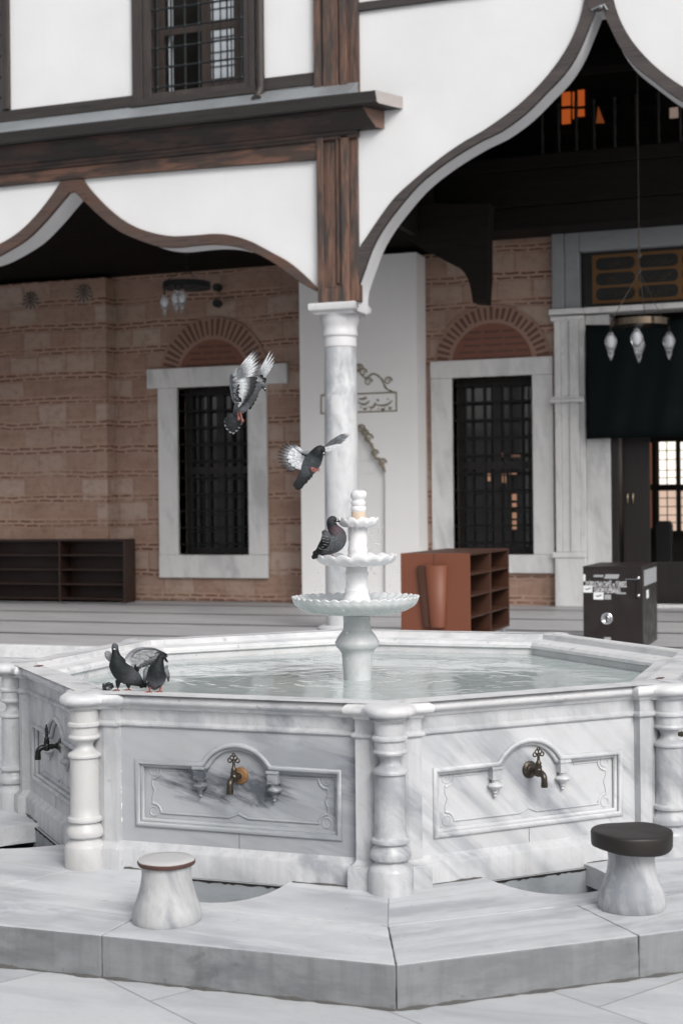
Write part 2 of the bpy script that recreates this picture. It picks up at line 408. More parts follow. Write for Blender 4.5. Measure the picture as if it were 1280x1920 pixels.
def mk_brick():
    s = NT('alternating_brick_and_stone'); p = s.pos(); x, y, z = s.sep(p)
    wob = s.math('MULTIPLY', s.math('SUBTRACT', s.noise(p, .9, 5, .65), .5), .15)
    zz = s.math('ADD', z, wob)
    def br(vec, w, h, mort, off=.5, sq=1):
        nd = s.new('ShaderNodeTexBrick'); s.set(nd.inputs['Vector'], vec)
        nd.inputs['Scale'].default_value = 1; nd.inputs['Brick Width'].default_value = w; nd.inputs['Row Height'].default_value = h
        nd.inputs['Mortar Size'].default_value = mort; nd.inputs['Mortar Smooth'].default_value = .35; nd.offset = off
        nd.inputs['Color1'].default_value = (0, 0, 0, 1); nd.inputs['Color2'].default_value = (1, 1, 1, 1); nd.inputs['Mortar'].default_value = (.5, .5, .5, 1)
        return nd
    xx = s.math('ADD', x, s.math('MULTIPLY', y, .9))
    vec = s.comb(xx, zz, 0)
    stone = br(vec, .62, .47, .022)
    brick = br(vec, .29, .0783, .027)
    per = .47
    ph = s.math('FRACT', s.math('DIVIDE', zz, per))
    zone = s.ramp(ph, [(.0, 1), (.34, 1), (.38, 0), (.97, 0)])
    tone = s.noise(p, 1.6, 6, .65); tone2 = s.noise(p, 7, 6, .7)
    sc = s.mix(tone, (.225, .128, .095), (.45, .315, .24))
    sc = s.mix(s.math('MULTIPLY', s.ramp(s.sep(stone.outputs['Color'])[0], [(.35, 0), (.9, .85)]), 1.0), sc, (.44, .345, .285))
    sc = s.mix(s.ramp(tone2, [(.48, 0), (.72, .6)]), sc, (.18, .10, .078))
    sc = s.mix(s.math('MULTIPLY', stone.outputs['Fac'], .35), sc, (.26, .15, .11))
    gate = s.ramp(s.noise(s.vm('MULTIPLY', p, (.7, .7, 1.3)), 1.7, 3), [(.34, 0), (.5, 1)])
    bc = s.mix(s.sep(brick.outputs['Color'])[0], (.060, .028, .023), (.17, .078, .056))
    bc = s.mix(brick.outputs['Fac'], bc, (.40, .265, .20))
    bc = s.mix(s.ramp(tone2, [(.50, 0), (.70, .6)]), bc, (.36, .225, .17))
    col = s.mix(s.math('MULTIPLY', zone, s.math('ADD', s.math('MULTIPLY', gate, .75), .2)), sc, bc)
    st1 = s.noise(s.comb(s.math('MULTIPLY', xx, 1.1), s.math('MULTIPLY', zz, 15), 0), 1.0, 5, .6, .3)
    col = s.mix(s.ramp(st1, [(.60, 0), (.70, .3)]), col, (.13, .07, .055))
    st2 = s.noise(s.comb(s.math('MULTIPLY', xx, .8), s.math('MULTIPLY', zz, 7), 3.3), 1.0, 5, .6, .3)
    col = s.mix(s.ramp(st2, [(.54, 0), (.72, .3)]), col, (.50, .375, .31))
    col = s.mix(s.ramp(s.noise(p, .55, 4, .6), [(.35, 0), (.65, .35)]), col, s.vm('MULTIPLY', col, (.76, .66, .64)))
    h = s.math('ADD', s.math('MULTIPLY', tone2, .8), s.math('MULTIPLY', s.math('SUBTRACT', 1, stone.outputs['Fac']), .5))
    s.bump(h, .5, .03)
    return s.out(col, .88)
M['brick'] = mk_brick()
def mk_ground(name, base, vein, bw, bh, rotz=0.0, joint=.0035, jc=(.15, .15, .155), off=.5):
    s = NT(name); p = s.pos()
    mp = s.new('ShaderNodeMapping'); s.set(mp.inputs[0], p); mp.inputs['Rotation'].default_value = (0, 0, rotz)
    wn = s.noise(p, 6, 3); s.set(mp.inputs[0], s.vm('ADD', p, s.comb(s.math('MULTIPLY', wn, .012), s.math('MULTIPLY', wn, -.010), 0)))
    nd = s.new('ShaderNodeTexBrick'); s.set(nd.inputs['Vector'], mp.outputs[0]); nd.inputs['Scale'].default_value = 1
    nd.inputs['Brick Width'].default_value = bw; nd.inputs['Row Height'].default_value = bh; nd.inputs['Mortar Size'].default_value = joint
    nd.inputs['Mortar Smooth'].default_value = .2; nd.offset = off
    nd.inputs['Color1'].default_value = (0, 0, 0, 1); nd.inputs['Color2'].default_value = (1, 1, 1, 1)
    t = s.sep(nd.outputs['Color'])[0]
    sh = s.vm('ADD', p, s.comb(s.math('MULTIPLY', t, 7), s.math('MULTIPLY', t, 3), 0))
    q = s.vm('MULTIPLY', sh, (.8, 2.6, 1))
    n1 = s.noise(q, 2.0, 7, .65, .5); n2 = s.noise(p, 30, 4, .6); n3 = s.noise(p, .8, 4)
    f = s.math('ADD', s.ramp(n1, [(.42, 0), (.72, .7)]), s.math('MULTIPLY', t, .3))
    col = s.mix(f, base, vein)
    col = s.mix(s.ramp(n3, [(.4, 0), (.7, .35)]), col, tuple(x*.8 for x in base))
    col = s.mix(s.ramp(n2, [(.55, 0), (.75, .25)]), col, tuple(x*.6 for x in base))
    col = s.mix(s.math('MULTIPLY', nd.outputs['Fac'], .85), col, jc)
    s.bump(s.math('SUBTRACT', s.math('MULTIPLY', n2, .15), nd.outputs['Fac']), .35, .004)
    return s.out(col, s.ramp(n1, [(.3, .34), (.7, .5)]))
M['ground'] = mk_ground('courtyard_marble', (.52, .53, .545), (.34, .352, .375), 1.15, .62, .55)
def mk_floor():
    s = NT('portico_paving'); p = s.pos(); x, y, z = s.sep(p)
    n = s.noise(s.vm('MULTIPLY', p, (.5, 3, 1)), 2.2, 6, .65); n2 = s.noise(p, 25, 4)
    yy = s.math('ADD', y, s.math('MULTIPLY', s.noise(p, .8, 2), .10))
    ph = s.math('FRACT', s.math('DIVIDE', s.math('SUBTRACT', yy, 7.6), 1.95))
    ln = s.ramp(ph, [(.0, 1), (.06, 1), (.09, .35), (.15, 0), (.97, 0)])
    col = s.mix(s.ramp(n, [(.3, 0), (.7, 1)]), (.43, .425, .435), (.29, .29, .305))
    col = s.mix(s.math('MULTIPLY', ln, .95), col, (.012, .013, .015))
    s.bump(s.math('SUBTRACT', s.math('MULTIPLY', n2, .2), ln), .3, .01)
    return s.out(col, .5)
M['floor'] = mk_floor()
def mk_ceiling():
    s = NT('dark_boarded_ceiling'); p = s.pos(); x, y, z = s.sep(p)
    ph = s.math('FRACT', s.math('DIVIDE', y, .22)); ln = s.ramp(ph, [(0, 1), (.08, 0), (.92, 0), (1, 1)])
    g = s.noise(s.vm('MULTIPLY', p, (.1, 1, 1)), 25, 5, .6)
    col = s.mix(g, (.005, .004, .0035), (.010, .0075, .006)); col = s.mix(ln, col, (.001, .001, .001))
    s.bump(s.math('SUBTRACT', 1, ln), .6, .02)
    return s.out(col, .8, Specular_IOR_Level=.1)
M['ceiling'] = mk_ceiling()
def mk_water():
    s = NT('fountain_water'); p = s.pos(); x, y, z = s.sep(p)
    n = s.noise(s.vm('MULTIPLY', p, (1, 1.2, 1)), 2.4, 3, .5, .9); n2 = s.noise(p, 14, 3, .5, .6)
    d = s.vm('LENGTH', s.comb(x, y, 0), (0, 0, 0))
    dw = s.math('ADD', d, s.math('MULTIPLY', n, .5))
    ring = s.math('SINE', s.math('MULTIPLY', dw, 44))
    fall = s.ramp(d, [(.1, 1), (.75, .35), (1.0, .12)])
    h = s.math('ADD', s.math('MULTIPLY', s.math('MULTIPLY', ring, fall), .22), s.math('ADD', s.math('MULTIPLY', n, 2.6), s.math('MULTIPLY', n2, .25)))
    s.bump(h, .17, .02)
    col = s.mix(n, (.34, .39, .388), (.46, .50, .495))
    return s.out(col, .04, IOR=1.33)
M['water'] = mk_water()
def mk_drop():
    s = NT('water_drop'); return s.out((.8, .82, .84), .08, Transmission_Weight=.35, IOR=1.2)
M['drop'] = mk_drop()
def mk_feather():
    s = NT('feathers'); a = s.new('ShaderNodeVertexColor'); a.layer_name = 'Col'
    n = s.noise(s.objc(), 260, 4, .65); n2 = s.noise(s.objc(), 70, 3, .6)
    col = s.mix(s.math('MULTIPLY', s.ramp(n, [(.3, .7), (.7, 0)]), .55), a.outputs[0], (.012, .013, .015))
    col = s.mix(s.ramp(n2, [(.55, 0), (.75, .05)]), col, (.28, .29, .31))
    vo = s.new('ShaderNodeTexVoronoi'); s.set(vo.inputs['Vector'], s.objc()); vo.inputs['Scale'].default_value = 85
    col = s.mix(s.ramp(vo.outputs['Distance'], [(.35, 0), (.75, .45)]), col, s.vm('MULTIPLY', col, (1.9, 1.9, 1.95)))
    s.bump(s.math('ADD', n, vo.outputs['Distance']), .5, .003)
    return s.out(col, .6, Specular_IOR_Level=.25)
M['feather'] = mk_feather()

# ------------------------------------------------------------------ ground and portico floor
def sheet(name, x0, x1, y0, y1, z, mat, kind='structure'):
    bm = B(); vs = [bm.verts.new(c) for c in ((x0, y0, z), (x1, y0, z), (x1, y1, z), (x0, y1, z))]; bm.faces.new(vs)
    return tag(obj(name, bm, mat, center=False), kind=kind)
ZG = -.17
# unseen opposite courtyard wing, added behind the viewer to shade the low fountain faces
bm = B(); box(bm, -45, 45, -26, -18, ZG, 4.9); box(bm, -45.5, 45.5, -26, -17.2, 4.91, 5.3)
tag(obj('wall', bm, plain('unseen_wing_stone', (.46, .44, .42), .85, 0, .2, 2), center=False), kind='structure')
sheet('ground', -150, 150, -150, 150, ZG, M['ground'])
bm = B(); box(bm, -40, 40, 8.06, 19.5, ZG-.2, 0)
tag(obj('pavement', bm, [M['floor']], center=False, bev=.012), kind='structure')
bm = B(); x = -40
while x < 40:
    w = 1.7+random.random()*.5; box(bm, x, x+w-.006, 7.97, 8.057, ZG+.002, .004); x += w
tag(obj('kerb', bm, M['rim'], center=False, bev=.01), kind='structure')

# ------------------------------------------------------------------ fountain geometry helpers
def fdir(k):
    a = -PI/2+k*PI/4; return V(math.cos(a), math.sin(a), 0), V(-math.sin(a), math.cos(a), 0)   # outward, tangent of face k (0 = front left)
def vert(k, r):
    a = -PI/2+PI/8+k*PI/4; return V(r*math.cos(a), r*math.sin(a), 0)                           # vertex between face k and k+1
T8 = math.tan(PI/8)
AP = 1.80     # apothem of the panel face
APP = 1.843   # apothem of pilaster front

WEAR = D.textures.new('worn_stone', 'CLOUDS'); WEAR.noise_scale = .07; WEAR.noise_depth = 3
# plinth: ring of slabs, a drain notch before each tap
pl = thing('stone_plinth', 'low octagonal step of worn grey marble slabs under the fountain', 'step', (0, 0, ZG))
PA, PM, PI_ = 2.83, 2.36, 1.74
NW, ND = .275, .445
PV = [vert(k, PA/math.cos(PI/8)) for k in range(8)]; PV[0] = V(1.095, -2.822, 0); PV[1] = V(2.86, -1.405, 0)
PR = PM/PA
for k in range(8):
    n, t = fdir(k); g = .0012; cA, cB = PV[k-1], PV[k]; lift = V(0, 0, ZG-.03); sp_ = .455; ee = (cB-cA).normalized()*g
    def P2(a, s, z=0.): return n*a+t*s+V(0, 0, z)
    mt = M['plinth'] if k in (0, 4, 7, 3) else M['plinth_side']
    h = -ZG+.03
    # outer course split in two slabs
    for f0, f1 in ((0, sp_), (sp_, 1)):
        q0, q1 = cA.lerp(cB, f0)+ee, cA.lerp(cB, f1)-ee
        i0, i1 = (cA*PR).lerp(cB*PR, f0)+ee+n*g, (cA*PR).lerp(cB*PR, f1)-ee+n*g
        bm = B()
        prism(bm, [i0+lift, q0+lift, q1+lift, i1+lift], V(0, 0, h))
        bmesh.ops.recalc_face_normals(bm, faces=bm.faces)
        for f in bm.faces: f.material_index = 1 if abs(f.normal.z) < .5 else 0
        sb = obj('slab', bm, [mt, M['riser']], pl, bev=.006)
        if k in (6, 7, 0, 1, 2):
            md = sb.modifiers.new('cut', 'SUBSURF'); md.subdivision_type = 'SIMPLE'; md.levels = md.render_levels = 5
            md = sb.modifiers.new('wear', 'DISPLACE'); md.texture = WEAR; md.texture_coords = 'GLOBAL'; md.strength = .006; md.mid_level = .5
    # inner course with the notch
    pts = [P2(PI_, -PI_*T8+g), cA*PR+ee-n*g, cB*PR-ee-n*g, P2(PI_, PI_*T8-g)]
    arc = [P2(PI_, NW)]+[P2(AP+.02+ND*math.sin(PI*i/16)**.8, NW*math.copysign(abs(math.cos(PI*i/16))**.8, math.cos(PI*i/16))) for i in range(17)]+[P2(PI_, -NW)]
    bm = B(); prism(bm, [p+V(0, 0, -.10) for p in pts+arc], V(0, 0, .10))
    obj('slab', bm, mt, pl, bev=.0015)
    bm = B()
    arc2 = [P2(1.70, NW+.1), P2(PM-.05, NW+.1), P2(PM-.05, -NW-.1), P2(1.70, -NW-.1)]
    prism(bm, [p+V(0, 0, -.30) for p in arc2], V(0, 0, .145))
    obx = [P2(1.70, -NW-.05, -.16), P2(AP+.05, -NW-.05, -.16), P2(AP+.05, NW+.05, -.16), P2(1.70, NW+.05, -.16)]
    prism(bm, obx, V(0, 0, .142))
    obj('drain_pit', bm, M['pit'], pl)
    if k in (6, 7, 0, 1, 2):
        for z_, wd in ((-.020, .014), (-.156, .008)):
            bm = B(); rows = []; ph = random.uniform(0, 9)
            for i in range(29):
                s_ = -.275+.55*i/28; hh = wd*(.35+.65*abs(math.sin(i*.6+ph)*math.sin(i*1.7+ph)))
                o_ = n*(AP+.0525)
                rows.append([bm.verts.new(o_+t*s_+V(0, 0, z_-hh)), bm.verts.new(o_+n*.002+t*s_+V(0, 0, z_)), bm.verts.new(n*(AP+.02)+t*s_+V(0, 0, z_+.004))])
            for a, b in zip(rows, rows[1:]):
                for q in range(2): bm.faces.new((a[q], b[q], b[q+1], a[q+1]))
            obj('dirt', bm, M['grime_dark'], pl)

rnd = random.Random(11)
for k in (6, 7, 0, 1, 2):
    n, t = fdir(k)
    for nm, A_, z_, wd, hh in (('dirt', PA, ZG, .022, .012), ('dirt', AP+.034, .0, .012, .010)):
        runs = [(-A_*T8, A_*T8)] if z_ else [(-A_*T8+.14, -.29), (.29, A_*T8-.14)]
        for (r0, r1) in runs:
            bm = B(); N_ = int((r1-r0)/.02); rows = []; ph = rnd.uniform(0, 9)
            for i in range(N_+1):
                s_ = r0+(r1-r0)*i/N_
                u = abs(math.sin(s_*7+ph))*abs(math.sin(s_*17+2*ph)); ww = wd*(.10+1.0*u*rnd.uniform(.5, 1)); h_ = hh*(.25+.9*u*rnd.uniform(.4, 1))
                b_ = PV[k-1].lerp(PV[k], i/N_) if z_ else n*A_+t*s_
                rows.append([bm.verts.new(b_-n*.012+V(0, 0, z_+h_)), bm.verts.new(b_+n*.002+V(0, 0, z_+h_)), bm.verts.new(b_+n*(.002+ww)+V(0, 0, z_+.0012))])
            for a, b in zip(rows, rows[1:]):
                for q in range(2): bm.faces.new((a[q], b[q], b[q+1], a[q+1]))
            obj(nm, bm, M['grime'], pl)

# basin
bs = thing('fountain_basin', 'octagonal carved marble fountain basin with brass taps on its panels', 'fountain', (0, 0, 0))
SP = .598; SQ = .668
VC = 2.005
def corner_path(rc=None, o=0):
    """plan path of one corner between face 0 and face 1 in local coordinates of face k"""
    pass
def basin_path(cap, faces=range(8)):
    out = []
    for k in faces:
        n, t = fdir(k)
        out += [n*AP+t*(-SP), n*AP+t*SP, n*APP+t*(SP+.004), n*APP+t*SQ]
        c = vert(k, VC); d = c.normalized(); tt = V(-d.y, d.x, 0)
        if cap:
            for i in range(13):
                a = -PI*.5+PI*i/12
                out.append(c+d*(cap*math.cos(a))+tt*(cap*math.sin(a))*1.0)
        n2, t2 = fdir(k+1)
        out += [n2*APP-t2*SQ, n2*APP-t2*(SP+.004)]
    return [(p.x, p.y) for p in out]
def corner_only(k):
    n, t = fdir(k); n2, t2 = fdir(k+1)
    pts = [n*AP+t*SP, n*APP+t*(SP+.004), n*APP+t*SQ, n2*APP-t2*SQ, n2*APP-t2*(SP+.004), n2*AP-t2*SP]
    return [(p.x, p.y) for p in pts]
Z0, Z1 = .125, .672
bm = B()
sweep(bm, basin_path(0), [(.034, -.05), (.034, .088), (.028, .098), (.012, .108), (.004, .12), (0, Z0)])
obj('base_band', bm, M['basin'], bs, smooth=35)
for k in range(8):
    bm = B(); sweep(bm, corner_only(k), [(0, Z0), (0, Z1)], closed=False)
    obj('corner_pier', bm, M['basin'], bs)
bm = B()
sweep(bm, basin_path(0), [(0, Z1), (.008, .674), (.014, .681), (.014, .690), (.008, .697), (.002, .700), (0, .702), (0, .762)])
obj('string_course', bm, M['basin'], bs, smooth=35)
bm = B()
sweep(bm, basin_path(.068), [(-.06, .745), (.004, .757), (.010, .764), (.011, .772), (.018, .778), (.030, .781), (.041, .786), (.047, .794), (.049, .804), (.046, .815), (.038, .823), (.028, .8285), (.016, .8318), (.0, .8338), (-.055, .8346)])
octo = lambda a: [(vert(k, a/math.cos(PI/8)).x, vert(k, a/math.cos(PI/8)).y) for k in range(8)]
sweep(bm, octo(1.90), [(-.030, .8325), (-.16, .8330), (-.168, .832), (-.172, .800), (-.185, .797), (-.255, .795), (-.285, .787), (-.300, .770), (-.302, .752), (-.295, .745), (-.285, .742), (-.285, .20)])
obj('rim', bm, M['rim'], bs, smooth=32)
# recessed tap panels
def panel_outline(i=0.):
    w, zb, zt, aw, ap = .505-i, .215+i, .502-i, .166-i, .600-i
    cz = zt-.0; rise = ap-zt; R = (aw*aw+rise*rise)/(2*rise); cy = ap-R
    a0 = math.asin(min(1, aw/R))
    arc = [(R*math.sin(a0-2*a0*j/20), cy+R*math.cos(a0-2*a0*j/20)) for j in range(21)]
    return [(-w, zb), (w, zb), (w, zt)]+arc+[(-w, zt)]
def fill_loop(bm, loops, f):
    es = []
    for L in loops:
        vs = [bm.verts.new(f(*p)) for p in L]
        es += [bm.edges.new((vs[i], vs[(i+1) % len(vs)])) for i in range(len(vs))]
    bmesh.ops.triangle_fill(bm, edges=es, use_beauty=True)
def make_panel(k, mat):
    n, t = fdir(k)
    F = lambda s, z, o=0.: n*(AP+o)+t*s+V(0, 0, z)
    bm = B()
    L = panel_outline()
    fill_loop(bm, [[(-SP, Z0), (SP, Z0), (SP, Z1), (-SP, Z1)], L], lambda s, z: F(s, z))
    bm.faces.new([bm.verts.new(F(*q, -.026)) for q in ((-.54, .19), (.54, .19), (.54, .63), (-.54, .63))])
    a = [bm.verts.new(F(*p)) for p in L]; b = [bm.verts.new(F(*p, -.026)) for p in L]
    for i in range(len(L)): bm.faces.new((a[i], a[(i+1) % len(L)], b[(i+1) % len(L)], b[i]))
    p = obj('panel', bm, mat, bs)
    bm = B()
    tube(bm, [F(*q, .001) for q in panel_outline(-.006)], .013, 8, closed=True)
    tube(bm, [F(*q, -.017) for q in panel_outline(.009)], .013, 8, closed=True)
    # inner fillet with curled corners
    w, zb, zt, c = .445, .262, .468, .045
    fl = []
    for (cx, cz, a0) in ((w, zb, PI), (w, zt, -PI/2)):
        fl.append([F(cx+math.cos(a0-PI/2*j/6)*c if False else cx-0+c*math.cos(PI-(PI/2)*j/6+(0 if cz == zb else PI/2)), cz+c*math.sin(PI-(PI/2)*j/6+(0 if cz == zb else PI/2)), -.025) for j in range(7)])
    for sx in (-1, 1):
        for (cz, sz) in ((zb, 1), (zt, -1)):
            arc = [F(sx*(w-c*math.sin(PI/2*j/8)), cz+sz*c*math.cos(PI/2*j/8), -.025) for j in range(9)]
            tube(bm, arc, .006, 6)
            tube(bm, [F(sx*(w-.006+.022*math.cos(2*PI*j/12)), cz+sz*.006+.022*math.sin(2*PI*j/12), -.026) for j in range(12)], .004, 5, closed=True)
        tube(bm, [F(sx*w, zb+c, -.025), F(sx*w, zb+c+.03, -.025), F(sx*(w-.012), (zb+zt)/2, -.025), F(sx*w, zt-c-.03, -.025), F(sx*w, zt-c, -.025)], .005, 5)
        tube(bm, [F(sx*(w-c), zb, -.025), F(sx*.05, zb, -.025), F(sx*.02, zb+.012, -.025), F(0, zb+.022, -.025)], .0055, 6)
        tube(bm, [F(sx*(w-c), zt, -.025), F(sx*.26, zt, -.025)], .005, 5)
    obj('moulding', bm, mat, p, smooth=60)
    bm = B(); o = F(.012*(1-2*(k % 2)), Z0+.002, .0008); obox(bm, o, t*.0025, n*-.004, V(0, 0, .083)); obj('seam', bm, M['grime'], p)
    for sx in (-1, 1):
        bm = B(); s0 = sx*.187
        o = F(s0-.026, .437, -.026); obox(bm, o, t*.052, n*.040, V(0, 0, .060))
        o = F(s0-.031, .486, -.026); obox(bm, o, t*.062, n*.046, V(0, 0, .012))
        lathe(bm, [(.004, .352), (.009, .358), (.007, .366), (.013, .374), (.012, .380), (.018, .390), (.034, .400), (.037, .408), (.032, .416), (.018, .424), (.020, .437)], F(s0, 0, -.010), 20)
        obj('console', bm, mat, p, smooth=40)
    return p
pm = {0: M['panel_grey'], 1: M['panel_white']}
panels = {k: make_panel(k, pm.get(k, M['basin'])) for k in range(8)}
# colonnettes
cp = [(.098, -.05), (.100, 0), (.100, .100), (.096, .108), (.084, .122), (.072, .134), (.070, .140), (.078, .143), (.090, .152), (.093, .166), (.090, .180), (.080, .195), (.072, .207), (.070, .214), (.074, .217), (.085, .222), (.087, .230), (.084, .238), (.074, .243), (.071, .247),
      (.071, .30), (.070, .46), (.069, .520), (.073, .523), (.080, .528), (.081, .536), (.078, .543), (.068, .549), (.055, .556), (.045, .568), (.042, .580), (.044, .592), (.053, .604), (.064, .610), (.074, .614), (.077, .622), (.073, .630), (.069, .633), (.069, .668), (.074, .672), (.081, .678), (.081, .688), (.075, .694), (.069, .697), (.069, .752), (.078, .758), (.09, .765)]
for k in range(8):
    bm = B(); lathe(bm, cp, (0, 0, 0), 32)
    c = vert(k, VC)
    obj('colonnette', bm, M['panel_warm'] if k == 7 else M['basin'], bs, smooth=40, loc=(c.x, c.y, 0))
# square bases of the pilasters
for k in range(8):
    n, t = fdir(k)
    for sx in (-1, 1):
        bm = B(); prism(bm, [n*1.70+t*(sx*(SP-.012)), n*(APP+.032)+t*(sx*(SP-.012)), n*(APP+.032)+t*(sx*SQ), n*1.70+t*(sx*SQ)], V(0, 0, .104))
        obj('pier_foot', bm, M['basin'], bs, bev=.008)

# taps
def make_tap(k, m, mesc, s0=.012, zc=.462, parent=bs):
    n, t = fdir(k)
    W_ = n*(AP-.026)+t*s0+V(0, 0, zc)
    def F(o, s, z): return W_+n*o+t*s+V(0, 0, z)
    R3 = Matrix((t, V(0, 0, 1), n)).transposed()       # local z -> outward
    bm = B()
    tube(bm, [F(.0, 0, 0), F(.075, 0, 0)], [.012, .012], 14)
    lathe(bm, [(.010, .018), (.017, .020), (.017, .030), (.010, .032)], W_, 16, M=R3)
    lathe(bm, [(.010, .046), (.0155, .048), (.0155, .056), (.010, .058)], W_, 16, M=R3)
    # body
    lathe(bm, [(.008, -.022), (.016, -.018), (.018, -.004), (.018, .012), (.014, .018), (.016, .021), (.016, .030), (.012, .033), (.014, .037), (.013, .046), (.008, .052), (.007, .066)], F(.078, 0, 0), 18)
    # spout
    sp = [F(.078, 0, 0), F(.100, 0, -.002), F(.116, 0, -.009), F(.124, 0, -.022), F(.126, 0, -.050)]
    sp = smoothline(sp, 5); tube(bm, sp, [.0145]*(len(sp)), 14)
    for zz in (-.044, -.052, -.060):
        lathe(bm, [(.010, zz+.004), (.0165, zz+.003), (.0165, zz-.003), (.010, zz-.004)], F(.126, 0, 0), 16)
    tp = obj('tap', bm, m, parent, smooth=40)
    bm = B()
    lathe(bm, [(.040, .000), (.040, .006), (.034, .012), (.024, .014), (.022, .020), (.014, .024)], W_, 28, M=R3)
    obj('escutcheon', bm, mesc, tp, smooth=40)
    bm = B(); hc = F(.078, 0, .066)
    def ring(c, r, w):
        tube(bm, [c+t*(r*math.cos(2*PI*j/14))+V(0, 0, r*math.sin(2*PI*j/14)) for j in range(14)], w, 6, closed=True)
    for a in (20, 65, 115, 160):
        a = math.radians(a); ring(hc+t*(.021*math.cos(a))+V(0, 0, .010+.021*math.sin(a)), .0095, .0034)
    ring(hc+V(0, 0, .044), .006, .0032)
    ball(bm, hc+V(0, 0, .012), .008)
    tube(bm, [hc+V(0, 0, -.012), hc+V(0, 0, .014)], [.008, .0055], 10)
    obj('handle', bm, m, tp, smooth=60)
    return tp
for k in range(8):
    make_tap(k, M['bronze'] if k in (0, 1, 2) else M['dark_bronze'], M['rust'] if k == 0 else M['bronze'])

# mortar crack with white filler beside the left corner column
bm = B()
n, t = fdir(0)
rows = []
for i in range(49):
    z = .12+i*.0112; w = (.003+.008*random.random()*(1 if .2 < z < .55 else .35))*(.5+.5*abs(math.sin(i*.5)))
    c_ = -SP-.006+.002*math.sin(i*.9); o_ = n*(AP+.0045)
    rows.append([bm.verts.new(n*(AP-.004)+t*(c_-w)+V(0, 0, z)), bm.verts.new(o_+t*(c_-w*.6)+V(0, 0, z)), bm.verts.new(o_+t*(c_+w*.6)+V(0, 0, z)), bm.verts.new(n*(AP-.004)+t*(c_+w)+V(0, 0, z))])
for a, b in zip(rows, rows[1:]):
    for q in range(3): bm.faces.new((a[q], b[q], b[q+1], a[q+1]))
obj('mortar_joint', bm, plain('white_filler', (.74, .74, .74), .8, 0, .1), bs)

# water
bm = B()
vs = [bm.verts.new((x, y, .704)) for x, y in octo(1.612)]
bm.faces.new(vs)
tag(obj('water', bm, M['water'], center=False), kind='structure')

# tiered fountain in the middle
ft = thing('tiered_fountain', 'white marble three-bowled fountain rising from the pool', 'fountain tiers', (0, 0, .2))
zy = lambda y: .671+(1285-y)/321.5
r_ = lambda px: px/321.5
bm = B()
lathe(bm, [(r_(26), .2), (r_(26), zy(1290)), (r_(25.5), zy(1278)), (r_(27.5), zy(1250)), (r_(29), zy(1232)), (r_(29), zy(1226)), (r_(32), zy(1220)), (r_(36), zy(1215.5)), (r_(39.5), zy(1212.5)), (r_(39.8), zy(1211)), (r_(41.6), zy(1208)), (r_(41.6), zy(1203.5)), (r_(39.6), zy(1201)), (r_(38.5), zy(1198)), (r_(34), zy(1190.5)), (r_(30), zy(1186)), (r_(27.5), zy(1183)), (r_(26), zy(1180)), (r_(25.5), zy(1174)), (r_(25.5), zy(1164)), (r_(26), zy(1158)), (r_(27), zy(1155))], (-.02, 0, 0), 48)
obj('pedestal', bm, M['tier'], ft, smooth=40)
def bowl(R, yl, yb, rb, N, ruf, lobe, mat, c):
    zl, zb = zy(yl), zy(yb); H = zl-zb
    pr = [(rb, zb)]
    for i in range(1, 15):
        a = i/14; pr.append((rb+(R-rb)*math.sin(a*PI/2)**.92, zb+H*(1-math.cos(a*PI/2)**1.0)**1.05))
    pr += [(R*1.012, zl+.006), (R*1.008, zl+.013), (R*.985, zl+.014), (R*.955, zl+.006), (R*.9, zl-.006), (R*.6, zl-.02), (rb*.8, zl-.028)]
    n = len(pr); zi = {round(z, 6): i for i, (r, z) in enumerate(pr)}
    def fr(t, r, z):
        w = max(0, (r/R-.35)/.65)
        return 1+ruf*w*(abs(math.cos(N*t/2))-.6)
    def fz(t, r, z):
        w = max(0, (r/R-.80)/.20)
        return lobe*w*abs(math.sin(N*t/2+PI/2))
    bm = B(); lathe(bm, pr, c, N*8, fr=fr, fz=fz)
    return obj('bowl', bm, mat, ft, smooth=70)
CB = (-.028, 0, 0)
bowl(r_(118), 1125, 1153, r_(27), 40, .018, .011, M['bowl'], CB)
bowl(r_(75), 1049, 1062, r_(22), 16, .03, .020, M['tier_white'], (-.022, 0, 0))
bowl(r_(38), 980, 989, r_(17), 12, .03, .020, M['tier_white'], (-.005, 0, 0))
bm = B()
lathe(bm, [(r_(26), zy(1128)), (r_(24), zy(1118)), (r_(22), zy(1112)), (r_(23), zy(1106)), (r_(20.5), zy(1102)), (r_(20.5), zy(1080)), (r_(22), zy(1078)), (r_(22), zy(1073)), (r_(20), zy(1070)), (r_(20), zy(1058))], (-.018, 0, 0), 40)
obj('stem', bm, M['tier_white'], ft, smooth=40)
bm = B()
lathe(bm, [(r_(19), zy(1052)), (r_(19), zy(1040)), (r_(18), zy(1036)), (r_(19), zy(1033)), (r_(19), zy(1029)), (r_(17.5), zy(1026)), (r_(18), zy(1000)), (r_(18.4), zy(992)), (r_(17), zy(986))], (-.010, 0, 0), 40)
obj('stem', bm, M['tier_white'], ft, smooth=40)
bm = B()
lathe(bm, [(r_(14), zy(982)), (r_(14), zy(960)), (r_(13), zy(959))], (-.003, 0, 0), 32)
obj('finial_drum', bm, M['tier_warm'], ft, smooth=40)
bm = B()
lathe(bm, [(r_(13), zy(960)), (r_(14.3), zy(958)), (r_(14.3), zy(951)), (r_(12), zy(949)), (r_(13.6), zy(946)), (r_(13.8), zy(941)), (r_(11.8), zy(938)), (r_(12), zy(936)), (r_(15), zy(932)), (r_(15), zy(926)), (r_(12.5), zy(922)), (r_(6), zy(920.5))], (-.003, 0, 0), 32, fr=lambda t, r, z: 1+(.03*math.sin(5*t)+.02*math.sin(9*t+1) if z > zy(936) else 0), fz=lambda t, r, z: .006*math.sin(3*t) if z > zy(930) else 0)
obj('finial', bm, M['tier_white'], ft, smooth=50)
